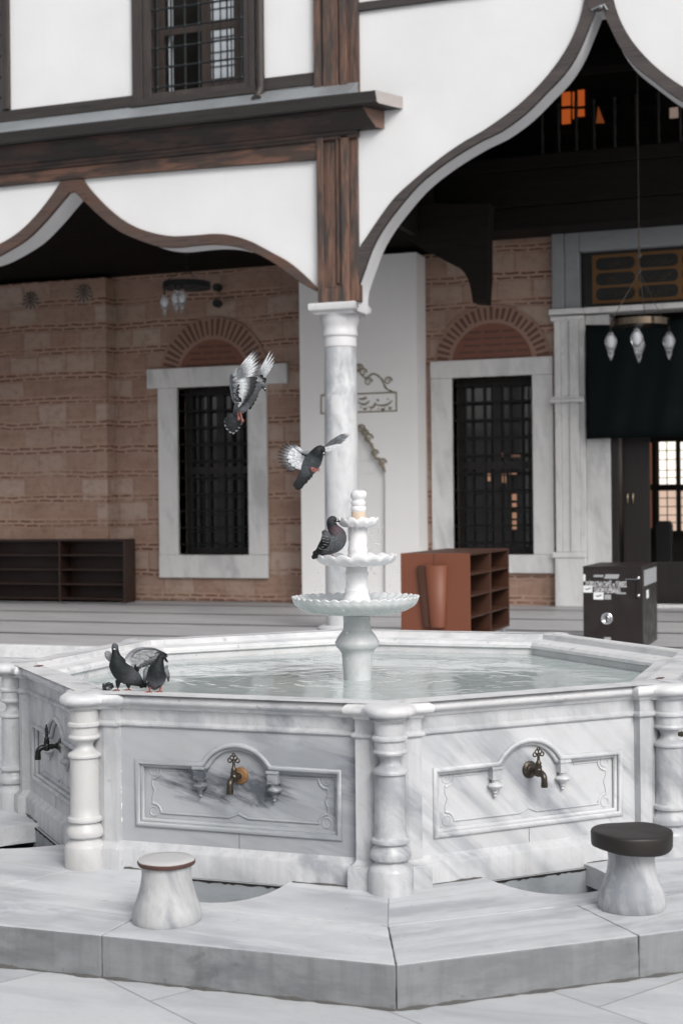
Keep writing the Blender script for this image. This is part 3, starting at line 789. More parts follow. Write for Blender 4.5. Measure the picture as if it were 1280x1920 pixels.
# falling water
bm = B(); rnd = random.Random(3)
for (R, zt, zb, n) in ((r_(38), zy(986), zy(1046), 12), (r_(76), zy(1062), zy(1118), 12), (r_(118), zy(1130), .71, 3)):
    for i in range(n):
        a = rnd.uniform(0, 2*PI); rr = R*(1+rnd.uniform(-.08, .10))
        x, y = rr*math.cos(a)-.015, rr*math.sin(a)
        if rnd.random() < .35 and R < .3:
            L = rnd.uniform(.015, .05); tube(bm, [(x, y, zt+.005), (x+.002, y, zt-L)], [.0022, .0012], 6)
        for j in range(3):
            z = rnd.uniform(zb, zt); s = rnd.uniform(.0014, .0036)
            ball(bm, (x+rnd.uniform(-.03, .03), y+rnd.uniform(-.03, .03), z), (s, s, s*rnd.uniform(1, 1.7)), 8, 6)
tag(obj('water_drops', bm, M['drop'], smooth=90), 'drops falling from the fountain bowls', 'water drops', kind='stuff')

# ------------------------------------------------------------------ stools
def stool(loc, label, ped, hz, mats, seat):
    s = thing('marble_stool', label, 'stool', loc, 'low stools around the fountain')
    bm = B(); lathe(bm, [(r*1.0, z*hz) for r, z in ped], loc, 40, fr=(lambda t, r, z: 1+.02*math.sin(2*t+z*9)))
    obj('pedestal', bm, mats[0], s, smooth=50)
    return s
lL = onZ(313, 1726, 0)
st1 = stool(lL, 'waisted marble stool with worn white seat and reddish edge', [(.138, 0), (.141, .02), (.141, .12), (.135, .24), (.119, .42), (.107, .60), (.101, .78), (.104, .95)], .245, (M['stool_warm'],), 0)
bm = B(); lathe(bm, [(.10, .232), (.116, .234), (.120, .240), (.120, .250), (.116, .253)], lL, 40, fr=lambda t, r, z: 1+.012*math.sin(5*t)+.008*math.sin(11*t))
e = obj('seat', bm, M['red_edge'], st1, smooth=40)
bm = B(); lathe(bm, [(.117, .250), (.1175, .254), (.112, .258), (.06, .2605), (.02, .261)], lL, 40, fr=lambda t, r, z: 1+.012*math.sin(5*t)+.008*math.sin(11*t))
obj('seat_top', bm, M['seat_white'], e, smooth=40)
lR = onZ(1184, 1702, 0)
st2 = stool(lR, 'waisted marble stool with thick dark brown round seat pad', [(.136, 0), (.140, .02), (.140, .14), (.133, .26), (.112, .44), (.100, .60), (.095, .76), (.098, .90), (.110, 1)], .268, (M['stool'],), 0)
bm = B(); lathe(bm, [(.130, .258), (.156, .259), (.167, .264), (.170, .272), (.1715, .318), (.1695, .325), (.165, .3275), (.150, .3285), (.11, .329), (.03, .3285), (.01, .328)], lR, 48, fr=lambda t, r, z: 1+.010*math.sin(3*t+1)+.005*math.sin(7*t), fz=lambda t, r, z: (.0035*math.sin(2*t)+.0018*math.sin(5*t+1))*(r/.17)**2-(.010 if z < .28 else 0)*max(0, math.sin(t+2)))
obj('seat_pad', bm, M['leather'], st2, smooth=60)

# ------------------------------------------------------------------ column
YF = 11.0
cc = onY(638, 1100, 11.23); cx = cc.x+.035
col = thing('marble_column', 'tall white veined marble column with square capital behind the fountain', 'column', (cx, 11.23, 0))
kz = lambda y: onY(640, y, 11.23).z
bm = B(); cw = .245
lathe(bm, [(cw, .02), (cw*.995, 1.0), (cw*.975, 2.2), (cw*.94, 3.4), (cw*.915, kz(650))], (cx, 11.23, 0), 56)
obj('shaft', bm, M['column'], col, smooth=50)
bm = B(); lathe(bm, [(.36, -.0), (.36, .03), (.30, .05), (.27, .06)], (cx, 11.23, 0), 48)
obj('base', bm, M['column_white'], col, smooth=30)
bm = B(); z0 = kz(652)
lathe(bm, [(cw*.91, z0-.002), (cw*.96, z0+.01), (cw*.955, kz(640)), (cw*.94, kz(634)), (cw*1.02, kz(630)), (cw*1.02, kz(624)), (cw*.98, kz(620)), (cw*1.0, kz(612)), (cw*1.06, kz(606)), (cw*1.10, kz(601)), (cw*1.10, kz(597)), (cw*1.15, kz(594)), (cw*1.18, kz(590))], (cx, 11.23, 0), 48)
a = .288
box(bm, cx-a, cx+a, 11.23-a, 11.23+a, kz(592), kz(588)); a = .385
sq = [(cx-.292, 11.23-.292), (cx+.292, 11.23-.292), (cx+.292, 11.23+.292), (cx-.292, 11.23+.292)]
sweep(bm, sq, [(-.25, kz(589)), (0, kz(589)), (.02, kz(587)), (.05, kz(585)), (.058, kz(583)), (.058, kz(574)), (.045, kz(572)), (-.29, kz(572))])
obj('capital', bm, M['column_white'], col, smooth=30)

# ------------------------------------------------------------------ timber post above the column
ZC = kz(572)
pX0, pX1 = onY(596, 400, YF-.05).x, onY(671, 400, YF-.05).x
zb_ = ZC+.002; zlow = onY(640, 240, YF-.05).z
post = thing('timber_post', 'carved brown timber post standing on the marble capital', 'post', ((pX0+pX1)/2, YF, zb_))
bm = B(); w = pX1-pX0
box(bm, pX0, pX1, YF-.05, YF+.12, zb_, zlow)
obj('core', bm, M['wood_v'], post, bev=.008)
bm = B()
for a, b, o in ((0, .17, .055), (.60, .80, .05), (.84, 1.0, .0)):
    if o: box(bm, pX0+w*a, pX0+w*b, YF-.05-o, YF-.052, zb_+.002, zlow-.02)
obj('stile', bm, M['wood_v'], post, bev=.012)
bm = B()
prism(bm, [(pX0+w*.44, YF-.052, zb_+.26), (pX0+w*.56, YF-.052, zb_+.26), (pX0+w*.505, YF-.10, zb_+.26)], V(0, 0, zlow-zb_-.34))
box(bm, pX0+w*.172, pX0+w*.598, YF-.095, YF-.052, zb_+.002, zb_+.20)
prism(bm, [(pX0+w*.28, YF-.052, zb_+.202), (pX0+w*.50, YF-.052, zb_+.202), (pX0+w*.39, YF-.052, zb_+.32)], V(0, -.04, 0))
box(bm, pX0+w*.172, pX0+w*.598, YF-.085, YF-.052, zlow-.12, zlow-.02)
obj('carving', bm, M['wood_v'], post, bev=.006)
# upper length of the post
uX0, uX1 = onY(589, 80, YF-.05).x, onY(672, 80, YF-.05).x; zu0 = onY(640, 168, YF-.05).z
w = uX1-uX0
bm = B(); box(bm, uX0, uX1, YF-.05, YF+.3, zu0-.3, 10.4); obj('upper_core', bm, M['wood_v'], post, bev=.008)
bm = B()
for a, b, o in ((0, .17, .04), (.22, .56, .05), (.60, .76, .06), (.80, 1.0, .015)):
    box(bm, uX0+w*a, uX0+w*b, YF-.05-o, YF-.052, zu0-.02, 10.38)
obj('upper_stile', bm, M['wood_v'], post, bev=.014)

# ------------------------------------------------------------------ plaster walls with ogee arches
def arch_wall(name, label, up, lo, apx, x0, x1, ztop, soff, trim_m, mirror_from, post_edge):
    """up/lo: px polylines of the trim edges from spring to apex (one half)"""
    U = resample(smoothline([(p[0], p[1]) for p in XZ(up, YF-.03)]), 40)
    L = resample(smoothline([(p[0], p[1]) for p in XZ(lo, YF-.03)]), 40)
    ax = onY(*apx, YF-.03).x
    mir = lambda P: [V(2*ax-p.x, p.y) for p in P]
    th = thing(name, label, 'wall', (ax, YF, 4.6))
    halves = ((U, L), (mir(U), mir(L)))
    left = halves[0] if U[0].x < ax else halves[1]
    right = halves[1] if U[0].x < ax else halves[0]
    poly = [V(x0, left[1][0].y-.05)]+[V(p.x, p.y+.012) for p in left[1]]+[V(p.x, p.y+.012) for p in right[1][::-1]]+[V(x1, right[1][0].y-.05), V(x1, ztop), V(x0, ztop)]
    bm = B(); prismXZ(bm, [(p.x, p.y) for p in poly], YF, YF+soff)
    obj('plaster', bm, M['plaster'], th, smooth=20)
    for Uh, Lh in (left, right):
        bm = B(); a = []
        n = len(Uh)
        rows = [[bm.verts.new((p.x, y, p.y)) for p in Q] for Q, y in ((Uh, YF-.045), (Lh, YF-.045), (Lh, YF+.03), (Uh, YF+.0))]
        rows[0] = rows[0]
        for r0, r1 in zip(rows, rows[1:]+rows[:1]):
            for i in range(n-1): bm.faces.new((r0[i], r0[i+1], r1[i+1], r1[i]))
        for e in (0, n-1): bm.faces.new([r[e] for r in rows])
        obj('arch_trim', bm, trim_m, th, smooth=40, bev=.008)
    e = right[0][-1]; l = right[1][-1]; hw = abs(e.x-ax)+.02
    bm = B(); prismXZ(bm, [(ax-hw*.9, l.y+.02), (ax, l.y-.04), (ax+hw*.9, l.y+.02), (ax+hw, ztop-.01), (ax-hw, ztop-.01)], YF-.050, YF-.003)
    obj('apex_block', bm, trim_m, th, bev=.006)
    return th, ax
lup = [(600,545),(574,518),(542,491),(510,473),(468,451),(430,440),(398,438),(361,441),(319,442),(276,433),(239,417),(207,393),(181,367),(161,343)]
llo = [(601,549),(579,539),(547,518),(515,494),(478,474),(441,462),(404,458),(367,460),(329,464),(298,462),(266,452),(223,433),(186,404),(159,378),(137,357)]
lup[-1:] = [(161,343),(147,322)]
wl, axl = arch_wall('arcade_wall', 'low white plaster ogee arch wall edged with brown timber, left of column', lup, llo, (135, 357), -22.0, pX0+.05, onY(100, 300, YF).z, .45, M['wood_trim'], None, None)
rup = [(667,530),(668,490),(672,467),(690,440),(710,410),(740,370),(770,342),(805,312),(840,285),(875,262),(900,248),(930,228),(965,202),(1000,170),(1035,130),(1065,85),(1085,40),(1095,0),(1100,-40)]
rlo = [(670,575),(670,545),(685,500),(700,460),(720,425),(750,385),(785,345),(825,312),(865,285),(905,262),(940,245),(985,212),(1025,172),(1060,135),(1085,95),(1105,47),(1117,16)]
wr, axr = arch_wall('arcade_wall', 'tall white plaster ogee arch wall edged with dark timber, right of column', rup, rlo, (1122, 8), pX1-.04, 4.2, 10.4, .45, M['wood_trim_dark'], None, None)
p = onY(672, 22, YF); q = onY(672, 6, YF); bm = B(); box(bm, uX1-.01, onY(930, -14, YF).x, YF-.05, YF-.002, p.z, q.z)
obj('timber_band', bm, M['wood_grey'], wr, bev=.006)
p = onY(1125, 12, YF-.06); bm = B()
ball(bm, p, (.035, .02, .025), 10, 8); tube(bm, [p+V(-.12, 0, -.03), p+V(-.04, 0, .0), p+V(.05, 0, .02), p+V(.09, 0, -.05)], .012, 6)
obj('apex_clip', bm, M['lead'], wr, smooth=60)

# beam and cornice over the low arch
zA = onY(590, 297, YF-.06).z; zA2 = onY(100, 344, YF-.06).z
bmz = min(zA, zA2)
bm = B(); zB = onY(590, 262, YF-.08).z
n = 24; xs = [-13.2+(pX0-.0+13.2)*i/n for i in range(n+1)]
low = [(x, zA-.01+.05*math.sin((x+13.2)/(pX0+13.2)*PI)*1.3) for x in xs]
prismXZ(bm, [(-22, zA-.01)]+low+[(xs[-1], zB), (-22, zB)], YF-.07, YF+.02)
obj('beam', bm, M['wood'], wl, bev=.006)
cor = thing('eaves_cornice', 'dark timber eaves cornice with lead flashing and gutter', 'cornice', (-8.5, YF, zB))
def run(prof, x0, x1, k, mat, nm, par, bev=.006):
    """profile (out, z) carried along X with a slanted end"""
    bm = B(); a = [bm.verts.new((x0, YF-o, z)) for o, z in prof]; b = [bm.verts.new((x1-k*o, YF-o, z)) for o, z in prof]
    n = len(a); bm.faces.new(a); bm.faces.new(b[::-1])
    for i in range(n): bm.faces.new((a[i], a[(i+1) % n], b[(i+1) % n], b[i]))
    return obj(nm, bm, mat, par, bev=bev, smooth=30)
XE = onY(757, 180, YF).x
z1 = onY(700, 169.5, YF-.42).z; z2 = onY(724, 190, YF-.42).z
z3 = onY(699, 206, YF-.26).z; z4 = onY(715, 236, YF-.14).z
run([(0.0, z2-.0), (.40, z2), (.43, z2+.02), (.43, z2+.05), (.45, z1-.03), (.45, z1), (0.0, z1+.0)], -22.0, XE-.02, .55, M['gutter'], 'gutter', cor)
run([(0.0, z4), (.13, z4), (.15, z4+.03), (.20, (z3+z4)/2-.02), (.27, (z3+z4)/2+.06), (.29, z3), (.29, z3+.02), (.33, z3+.03), (.33, z2-.002), (0, z2-.002)], -22.0, onY(720, 235, YF).x, .62, M['wood_shaded'], 'moulding', cor)
zM = onY(560, 268, YF-.1).z
run([(0, zB-.002), (.085, zB-.002), (.085, zM), (.10, zM+.01), (.10, z4-.06), (.12, z4-.05), (.12, z4-.002), (0, z4-.002)], -22.0, pX1+.02, 0, M['wood_shaded'], 'frieze', cor)
# lead flashing sloping from the wall down to the gutter
zs0 = onY(0, 229, YF-.03).z
fl = [(0.02, z1+.002), (.44, z1+.002), (.44, z1+.014), (.02, zs0-.0)]
run(fl, -22.0, uX1-.01, 0, M['lead'], 'flashing', cor, .004)
def endcap(prof, x1, k, m):
    bm = B(); prism(bm, [(x1-k*o+.001, YF-o, z) for o, z in prof], V(.004, 0, 0)); obj('end_cap', bm, m, cor)
endcap([(0.0, z2), (.40, z2), (.43, z2+.02), (.43, z2+.05), (.45, z1-.03), (.45, z1), (0.0, z1)], XE-.02, .55, M['end_board_lit'])
endcap([(0.0, z4), (.13, z4), (.15, z4+.03), (.20, (z3+z4)/2-.02), (.27, (z3+z4)/2+.06), (.29, z3), (.29, z3+.02), (.33, z3+.03), (.33, z2-.004), (0, z2-.004)], onY(720, 235, YF).x, .62, M['end_grain_lit'])
# upper plaster wall and window
zS = onY(0, 207, YF-.05).z
uw = thing('upper_wall', 'white plaster upper storey wall above the lead flashing', 'wall', (-8.5, YF, zs0))
Xw0, Xw1 = onY(248, 100, YF-.04).x, onY(478, 100, YF-.04).x
zw0 = onY(360, 176, YF-.04).z
g0, g1 = onY(285, 100, YF).x, onY(458, 100, YF).x
bm = B()
for a, b in ((-22.0, Xw0+.02), (Xw1-.02, uX0+.02)): box(bm, a, b, YF, YF+.35, zs0-.15, 10.4)
box(bm, Xw0+.02, Xw1-.02, YF, YF+.35, zs0-.15, zw0+.02)
obj('plaster', bm, M['plaster'], uw)
bm = B(); box(bm, -22.0, Xw0-.002, YF-.035, YF-.002, zs0, zS); box(bm, Xw1+.002, uX0-.002, YF-.035, YF-.002, zs0+.02, zS+.02)
obj('sill_band', bm, M['wood_grey'], uw, bev=.006)
def upper_window(x0, x1, gl, gr, zb, label_open):
    wz = zb
    bm = B(); w = .0
    for a, b, o in ((x0, x0+(gl-x0)*.55, .06), (x0+(gl-x0)*.55+.002, gl, .035), (gr, gr+(x1-gr)*.5, .035), (gr+(x1-gr)*.5+.002, x1, .06)):
        box(bm, a, b, YF-o, YF+.10, wz, 10.4)
    box(bm, gl+.002, gr-.002, YF-.035, YF+.10, wz, wz+.085)
    fr = obj('window', bm, M['wood_grey_v'], uw, bev=.006)
    bm = B(); box(bm, x0-.02, x1+.02, YF-.085, YF-.062, wz-.10, wz-.002); box(bm, x0, x1, YF-.062, YF-.002, wz-.09, wz-.004)
    obj('sill', bm, M['wood_grey'], fr, bev=.005)
    # grille: square bars with knots
    bm = B(); nx = 7; dx = (gr-gl)/6.6; z = wz+.16; xs = [gl+dx*(.45+i) for i in range(7)]
    zs = []
    while z < 10.3: zs.append(z); z += dx*1.28
    for x in xs:
        if x < gr-.02: tube(bm, [(x, YF-.02, wz+.08), (x, YF-.02, 10.4)], .016, 6)
    for z in zs:
        tube(bm, [(gl-.03, YF-.02, z), (gr+.03, YF-.02, z)], .016, 6)
        for x in xs:
            if x < gr-.02: ball(bm, (x, YF-.02, z), .029, 8, 6)
    obj('grille', bm, M['grille_iron'], fr, smooth=50)
    bm = B(); zz = wz+.10
    for a, b in ((gl+.0, gl+.13), ((gl+gr)/2+.0, (gl+gr)/2+.07), ((gl+gr)/2+.072, (gl+gr)/2+.15), (gr-.22, gr)): box(bm, a, b, YF+.13, YF+.19, zz, 10.4)
    box(bm, (gl+gr)/2+.152, gr-.222, YF+.14, YF+.185, zz+.042, zz+.148)
    for z0_ in (zz-.06, zz+.86, zz+1.75): box(bm, gl+.132, gr-.222, YF+.14, YF+.185, z0_, z0_+.10)
    obj('sash', bm, M['wood_sash'], fr, bev=.004)
    bm = B(); box(bm, (gl+gr)/2+.152, gr-.222, YF+.155, YF+.17, zz+.15, zz+.85)
    obj('pane', bm, M['frost'], fr)
    bm = B(); box(bm, (gl+gr)/2+.152, gr-.222, YF+.155, YF+.17, zz+1.0, 10.4)
    obj('pane', bm, M['frost'], fr)
    bm = B()
    for i in range(3): tube(bm, [((gl+gr)/2+.13+i*.17, YF+.147, zz+.05), ((gl+gr)/2+.13+i*.17, YF+.147, 10.4)], .009, 6)
    for i in range(7): tube(bm, [((gl+gr)/2+.06, YF+.147, zz+.11+i*.21), (gr-.105, YF+.147, zz+.11+i*.21)], .008, 6)
    obj('inner_grille', bm, M['iron'], fr)
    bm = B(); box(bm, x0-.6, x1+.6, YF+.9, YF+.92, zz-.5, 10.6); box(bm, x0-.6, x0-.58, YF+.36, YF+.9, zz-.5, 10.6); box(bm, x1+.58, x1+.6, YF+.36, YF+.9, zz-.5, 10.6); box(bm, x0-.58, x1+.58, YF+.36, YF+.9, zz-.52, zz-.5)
    obj('dark_room', bm, M['unlit_room'], fr)
    bm = B(); box(bm, gl+.16, gl+.20, YF+.3, YF+.23, zz+.05, 10.4); obj('curtain_edge', bm, M['frost'], fr)
    return fr
upper_window(Xw0, Xw1, g0, g1, zw0, '')
# dark window jamb at the far left
xj0, xj1 = onY(-30, 100, YF).x, onY(20, 100, YF).x; zj = onY(0, 206, YF-.05).z
bm = B(); box(bm, xj1-.075, xj1, YF-.07, YF-.002, zj+.004, 10.4); box(bm, xj1-.14, xj1-.077, YF-.05, YF-.002, zj+.004, 10.4)
fr2 = obj('window', bm, M['wood_grey_v'], uw, bev=.006)
bm = B(); box(bm, xj1-1.2, xj1-.142, YF-.012, YF-.002, zj+.004, 10.4); obj('pane', bm, M['glass'], fr2)
bm = B()
for i in range(8): tube(bm, [(xj1-1.2, YF-.03, zj+.2+i*.32), (xj1-.14, YF-.03, zj+.2+i*.32)], .011, 6)
for i in range(4): tube(bm, [(xj1-.26-.25*i, YF-.03, zj+.05), (xj1-.26-.25*i, YF-.03, 10.4)], .011, 6)
obj('grille', bm, M['grille_iron'], fr2)
# downpipe beside the window
xd = onY(487, 100, YF-.08).x; zd = onY(487, 160, YF-.08).z
pe = onY(478, 186, YF-.30)
bm = B()
pth = smoothline([(xd, YF-.06, 10.4), (xd, YF-.06, zd+.1), (xd, YF-.065, zd-.05), (xd-.03, YF-.14, zd-.20), (pe.x+.01, pe.y, pe.z)], 6)
tube(bm, pth, .058, 14)
tube(bm, [pth[-1]+V(.004, .06, .02), pth[-1]+V(-.001, -.004, -.001)], .068, 14)
dp = obj('downpipe', bm, M['wood_grey_v'], smooth=50)
tag(dp, 'grey brown rain downpipe beside the barred upper window', 'downpipe')
bm = B(); c = pth[-1]; d = (pth[-1]-pth[-3]).normalized()
tube(bm, [c+d*.004, c+d*.010], .05, 14); obj('mouth', bm, M['black'], dp)

# ------------------------------------------------------------------ portico interior
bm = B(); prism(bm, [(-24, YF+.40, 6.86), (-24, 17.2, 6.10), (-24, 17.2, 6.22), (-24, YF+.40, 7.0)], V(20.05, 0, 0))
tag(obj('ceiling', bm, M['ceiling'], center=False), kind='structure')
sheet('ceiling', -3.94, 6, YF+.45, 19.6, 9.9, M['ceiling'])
bm = B(); box(bm, -4.05, -3.95, YF+.46, 18.5, 6.165, 9.89)
pw = obj('partition_wall', bm, M['wood_dark'], center=None); tag(pw, 'dark boarded partition above the lower portico ceiling', 'partition')
YB = 16.5
bw = thing('brick_wall', 'old wall of alternating brick and stone courses under the portico', 'wall', (-7, YB, 0))
def wall_holes(bm, x0, x1, z0, z1, y, th, holes):
    xs = sorted({x0, x1, *[h[0] for h in holes], *[h[1] for h in holes]}); zs = sorted({z0, z1, *[h[2] for h in holes], *[h[3] for h in holes]})
    for a, b in zip(xs, xs[1:]):
        for c, d in zip(zs, zs[1:]):
            mx, mz = (a+b)/2, (c+d)/2
            if any(h[0] < mx < h[1] and h[2] < mz < h[3] for h in holes): continue
            bm.faces.new([bm.verts.new(p) for p in ((a, y, c), (b, y, c), (b, y, d), (a, y, d))])
    for h in holes:
        a, b, c, d = h
        for q in (((a, y, c), (a, y, d), (a, y+th, d), (a, y+th, c)), ((b, y, c), (b, y, d), (b, y+th, d), (b, y+th, c)), ((a, y, d), (b, y, d), (b, y+th, d), (a, y+th, d)), ((a, y, c), (b, y, c), (b, y+th, c), (a, y+th, c))):
            bm.faces.new([bm.verts.new(p) for p in q])
WL = (-9.24, -7.80, .87, 4.02); WR = (-3.895, -2.47, .88, 3.985)
bm = B(); wall_holes(bm, -24, -2.0, 0, 6.75, YB, .5, [WL, WR])
obj('masonry', bm, M['brick'], bw)
bm = B(); pxl = onY(199, 700, YB-.36).x; box(bm, -24, pxl, YB-.36, YB-.002, 0, 6.15)
obj('pier', bm, M['brick'], bw, bev=.02)
bm = B(); box(bm, pxl+.003, -6.6, YB-.045, YB-.003, 0, .30); obj('footing', bm, M['brick'], bw, bev=.02)
for (px, py) in ((58, 566), (158, 553)):
    c = onY(px, py, YB-.37); bm = B(); Y = c.y; r = .17
    pts = [(c.x+r*math.cos(a)*1.04, c.z+r*math.sin(a)) for a in [PI/8+i*PI/4 for i in range(8)]]
    prismXZ(bm, pts, Y-.015, Y+.008)
    rz = obj('rosette', bm, M['rosette'], bw, bev=.004); bm = B()
    for i in range(12):
        a = i*PI/6; t_ = V(math.cos(a), 0, math.sin(a)); s_ = V(-t_.z, 0, t_.x)
        cz = c+V(0, 0, .05)
        L = .15 if t_.z > -.2 else .19
        p0, p1 = cz+t_*.02, cz+t_*L
        prism(bm, [p0-s_*.004+V(0, -.014, 0), p1-s_*.014*min(1, 1)+V(0, -.014, 0), p1+s_*.014+V(0, -.014, 0), p0+s_*.004+V(0, -.014, 0)], V(0, -.012, 0))
    obj('shade_wedges', bm, M['groove_shade'], rz)
def barred_window(h, jx0, jx1, lint, sillz, ears, lit):
    a, b, c, d = h
    bm = B(); o = .07
    box(bm, jx0, a, YB-o, YB+.30, sillz[1]+.002, lint[0]-.002); box(bm, b, jx1, YB-o, YB+.30, sillz[1]+.002, lint[0]-.002)
    box(bm, ears[0], ears[1], YB-o-.012, YB+.3, lint[0], lint[1])
    box(bm, jx0, jx1, YB-o-.012, YB+.3, sillz[0], sillz[1])
    w = obj('window', bm, M['stone_grey'], bw, bev=.014)
    bm = B(); nx = 4
    nz = 10
    for i in range(nx): 
        x = a+(b-a)*(i+.62)/(nx+.25); tube(bm, [(x, YB+.12, c), (x, YB+.12, d)], .016, 6)
    for i in range(nz):
        z = c+(d-c)*(i+.62)/nz; tube(bm, [(a-.02, YB+.12, z), (b+.02, YB+.12, z)], .017, 6)
        for j in range(nx): ball(bm, (a+(b-a)*(j+.62)/(nx+.25), YB+.12, z), .028, 6, 5)
        ball(bm, (a+.01, YB+.10, z), .03, 6, 5)
    obj('grille', bm, M['iron'], w)
    bm = B(); y = YB+.34
    for p0, p1 in ((a, a+.10), ((a+b)/2-.07, (a+b)/2+.07), (b-.10, b)): box(bm, p0, p1, y-.03, y+.05, c, d)
    for z0_ in (c, (c+d)/2-.05, d-.14): box(bm, a+.102, b-.102, y-.025, y+.045, z0_, z0_+.13)
    for q in (.30, .70):
        for (l0, l1) in ((a+.10, (a+b)/2-.07), ((a+b)/2+.07, b-.10)):
            x = l0+(l1-l0)*q; box(bm, x-.014, x+.014, y-.02, y+.03, c+.13, d-.14)
    n_ = 9
    for i in range(1, n_):
        z = c+.1+(d-c-.2)*i/n_
        if abs(z-(c+d)/2) > .1: box(bm, a+.1, b-.1, y-.015, y+.02, z-.012, z+.012)
    obj('sash', bm, M['wood_door'], w)
    bm = B(); box(bm, a, b, y+.052, y+.062, c, d); obj('pane', bm, M['glass'], w)
    return w
w1 = barred_window(WL, -9.64, -7.42, (4.02, 4.39), (.44, .87), (-9.86, -7.0), False)
w2 = barred_window(WR, -4.28, -2.11, (3.985, 4.29), (.56, .88), (-4.285, -2.105), True)
# lamps seen through the right window: warm panes of an inner window and lamps
bm = B()
for (x0, y0, x1, y1) in ((955, 850, 975, 858), (941, 849, 946, 858), (954, 886, 968, 891), (940, 888, 948, 905), (914, 888, 919, 902), (958, 924, 968, 938), (958, 943, 968, 953), (958, 961, 968, 972), (958, 976, 968, 995)):
    p = onY(x0, y1, YB+.386); q = onY(x1, y0, YB+.386)
    box(bm, p.x, q.x, YB+.3865, YB+.390, p.z, q.z)
obj('lit_lamp', bm, M['lamp_lit'], w2)
# relieving arches in brick
def relieving(cxp, r0, r1, zc, x_lim):
    c = onY(*cxp, YB); bm = B(); n = 25
    a0 = .10
    N = 60
    pts = [(c.x+r1*math.cos(a0+(PI-2*a0)*i/N), zc+r1*math.sin(a0+(PI-2*a0)*i/N)) for i in range(N+1)]
    pts2 = [(c.x+r0*math.cos(a0+(PI-2*a0)*i/N), zc+r0*math.sin(a0+(PI-2*a0)*i/N)) for i in range(N+1)][::-1]
    for i in range(N):
        p = [pts[i], pts[i+1], pts2[N-1-i], pts2[N-i]]
        prismXZ(bm, p, YB-.030, YB+.01)
    A = obj('relieving_arch', bm, M['mortar'], bw)
    bm = B()
    for i in range(n):
        a = a0+.05+(PI-2*a0-.1)*i/(n-1); u = V(math.cos(a), 0, math.sin(a)); s_ = V(-u.z, 0, u.x); w = .019+.008*random.random()
        q0 = r0+.05+.04*random.random(); q1 = r1-.02-.05*random.random()
        o = V(c.x, YB-.036, zc)
        prism(bm, [o+u*q0-s_*w, o+u*q1-s_*w*1.25, o+u*q1+s_*w*1.25, o+u*q0+s_*w], V(0, .012, 0))
    obj('bricks', bm, M['voussoir'], A, bev=.004)
    bm = B()
    prismXZ(bm, [(c.x+r0*math.cos(a0+(PI-2*a0)*i/N), zc+r0*math.sin(a0+(PI-2*a0)*i/N)) for i in range(N+1)], YB-.012, YB-.004)
    obj('tympanum', bm, M['tympanum'], A)
    bm = B(); z = zc+r0*.12
    while z < zc+r0-.06:
        hw = math.sqrt(max(0, r0*r0-(z-zc)**2))-.05; x = c.x-hw+random.random()*.1
        while x < c.x+hw-.12:
            L = .20+.16*random.random(); box(bm, x, min(x+L, c.x+hw), YB-.020, YB-.0125, z, z+.045); x += L+.05
        z += .115
    obj('courses', bm, M['voussoir'], A)
relieving((400, 690), .70, 1.12, 4.20, None)
relieving((922, 668), .72, 1.04, 4.20, None)

# white plaster pier with a painted niche
Yw = YB-.55; xw0, xw1 = onY(563, 800, Yw).x, onY(781, 600, Yw).x
wp = thing('white_pier', 'smooth pale grey plaster pier with gilded niche behind the column', 'pier', ((xw0+xw1)/2, Yw, 0))
nx0, nx1 = onY(612, 1000, Yw).x, onY(722, 1000, Yw).x; nzt = onY(700, 880, Yw).z; nza = onY(667, 800, Yw).z
ncx = (nx0+nx1)/2
half = XZ([(722, 1118), (722, 885), (712, 862), (704, 858), (697, 835), (690, 826), (680, 806), (667, 797)], Yw)
hp = [V(*p) for p in half]; hp[0].y = .02
niche = [(p.x, p.y) for p in hp]+[(2*hp[-1].x-p.x, p.y) for p in hp[-2::-1]]
bm = B()
fill_loop(bm, [[(xw0, 0), (xw1, 0), (xw1, 6.15), (xw0, 6.15)], niche], lambda x, z: V(x, Yw, z))
fill_loop(bm, [niche], lambda x, z: V(x, Yw+.10, z))
a = [bm.verts.new((x, Yw, z)) for x, z in niche]; b = [bm.verts.new((x, Yw+.10, z)) for x, z in niche]
for i in range(len(a)): bm.faces.new((a[i], a[(i+1) % len(a)], b[(i+1) % len(a)], b[i]))
for x in (xw0, xw1): bm.faces.new([bm.verts.new(p) for p in ((x, Yw, 0), (x, YB, 0), (x, YB, 6.15), (x, Yw, 6.15))])
obj('plaster', bm, M['grey_plaster'], wp)
bm = B(); o = Yw-.004
for j, (q, wd) in enumerate(((0, .028), (1, .012))):
    for sx in (-1, 1):
        c0 = hp[-1].x
        pts = [V(c0+sx*(p.x-c0), o, p.y) for p in hp[1:]]
        pts = smoothline(pts, 4)
        tube(bm, pts, [wd*(.6+.5*abs(math.sin(i*.9))) for i in range(len(pts))] if q == 0 else wd*.5, 6)
    break
for sx in (-1, 1):
    for (x, y, r) in ((716, 868, 9), (702, 850, 8), (690, 822, 10), (683, 812, 8), (676, 804, 9)):
        p = onY(x, y, o); p.x = hp[-1].x+sx*(p.x-hp[-1].x); rr = r/110
        tube(bm, [p+V(rr*(1-i/14)*math.cos(i*.75)*sx, 0, rr*(1-i/14)*math.sin(i*.75)) for i in range(12)], [.02*(1-i/16) for i in range(12)], 5)
obj('gilded_scrolls', bm, M['gilt_line'], wp, smooth=60)
bm = B()
for y in (842, 862, 886):
    p, q = onY(680 if y < 850 else 672, y, Yw+.095), onY(706 if y < 850 else 714, y+1, Yw+.095); c0 = hp[-1].x
    tube(bm, [V(2*c0-q.x, Yw+.096, q.z), V(q.x, Yw+.096, q.z)], .010, 5)
obj('niche_mouldings', bm, M['grey_plaster'], wp)
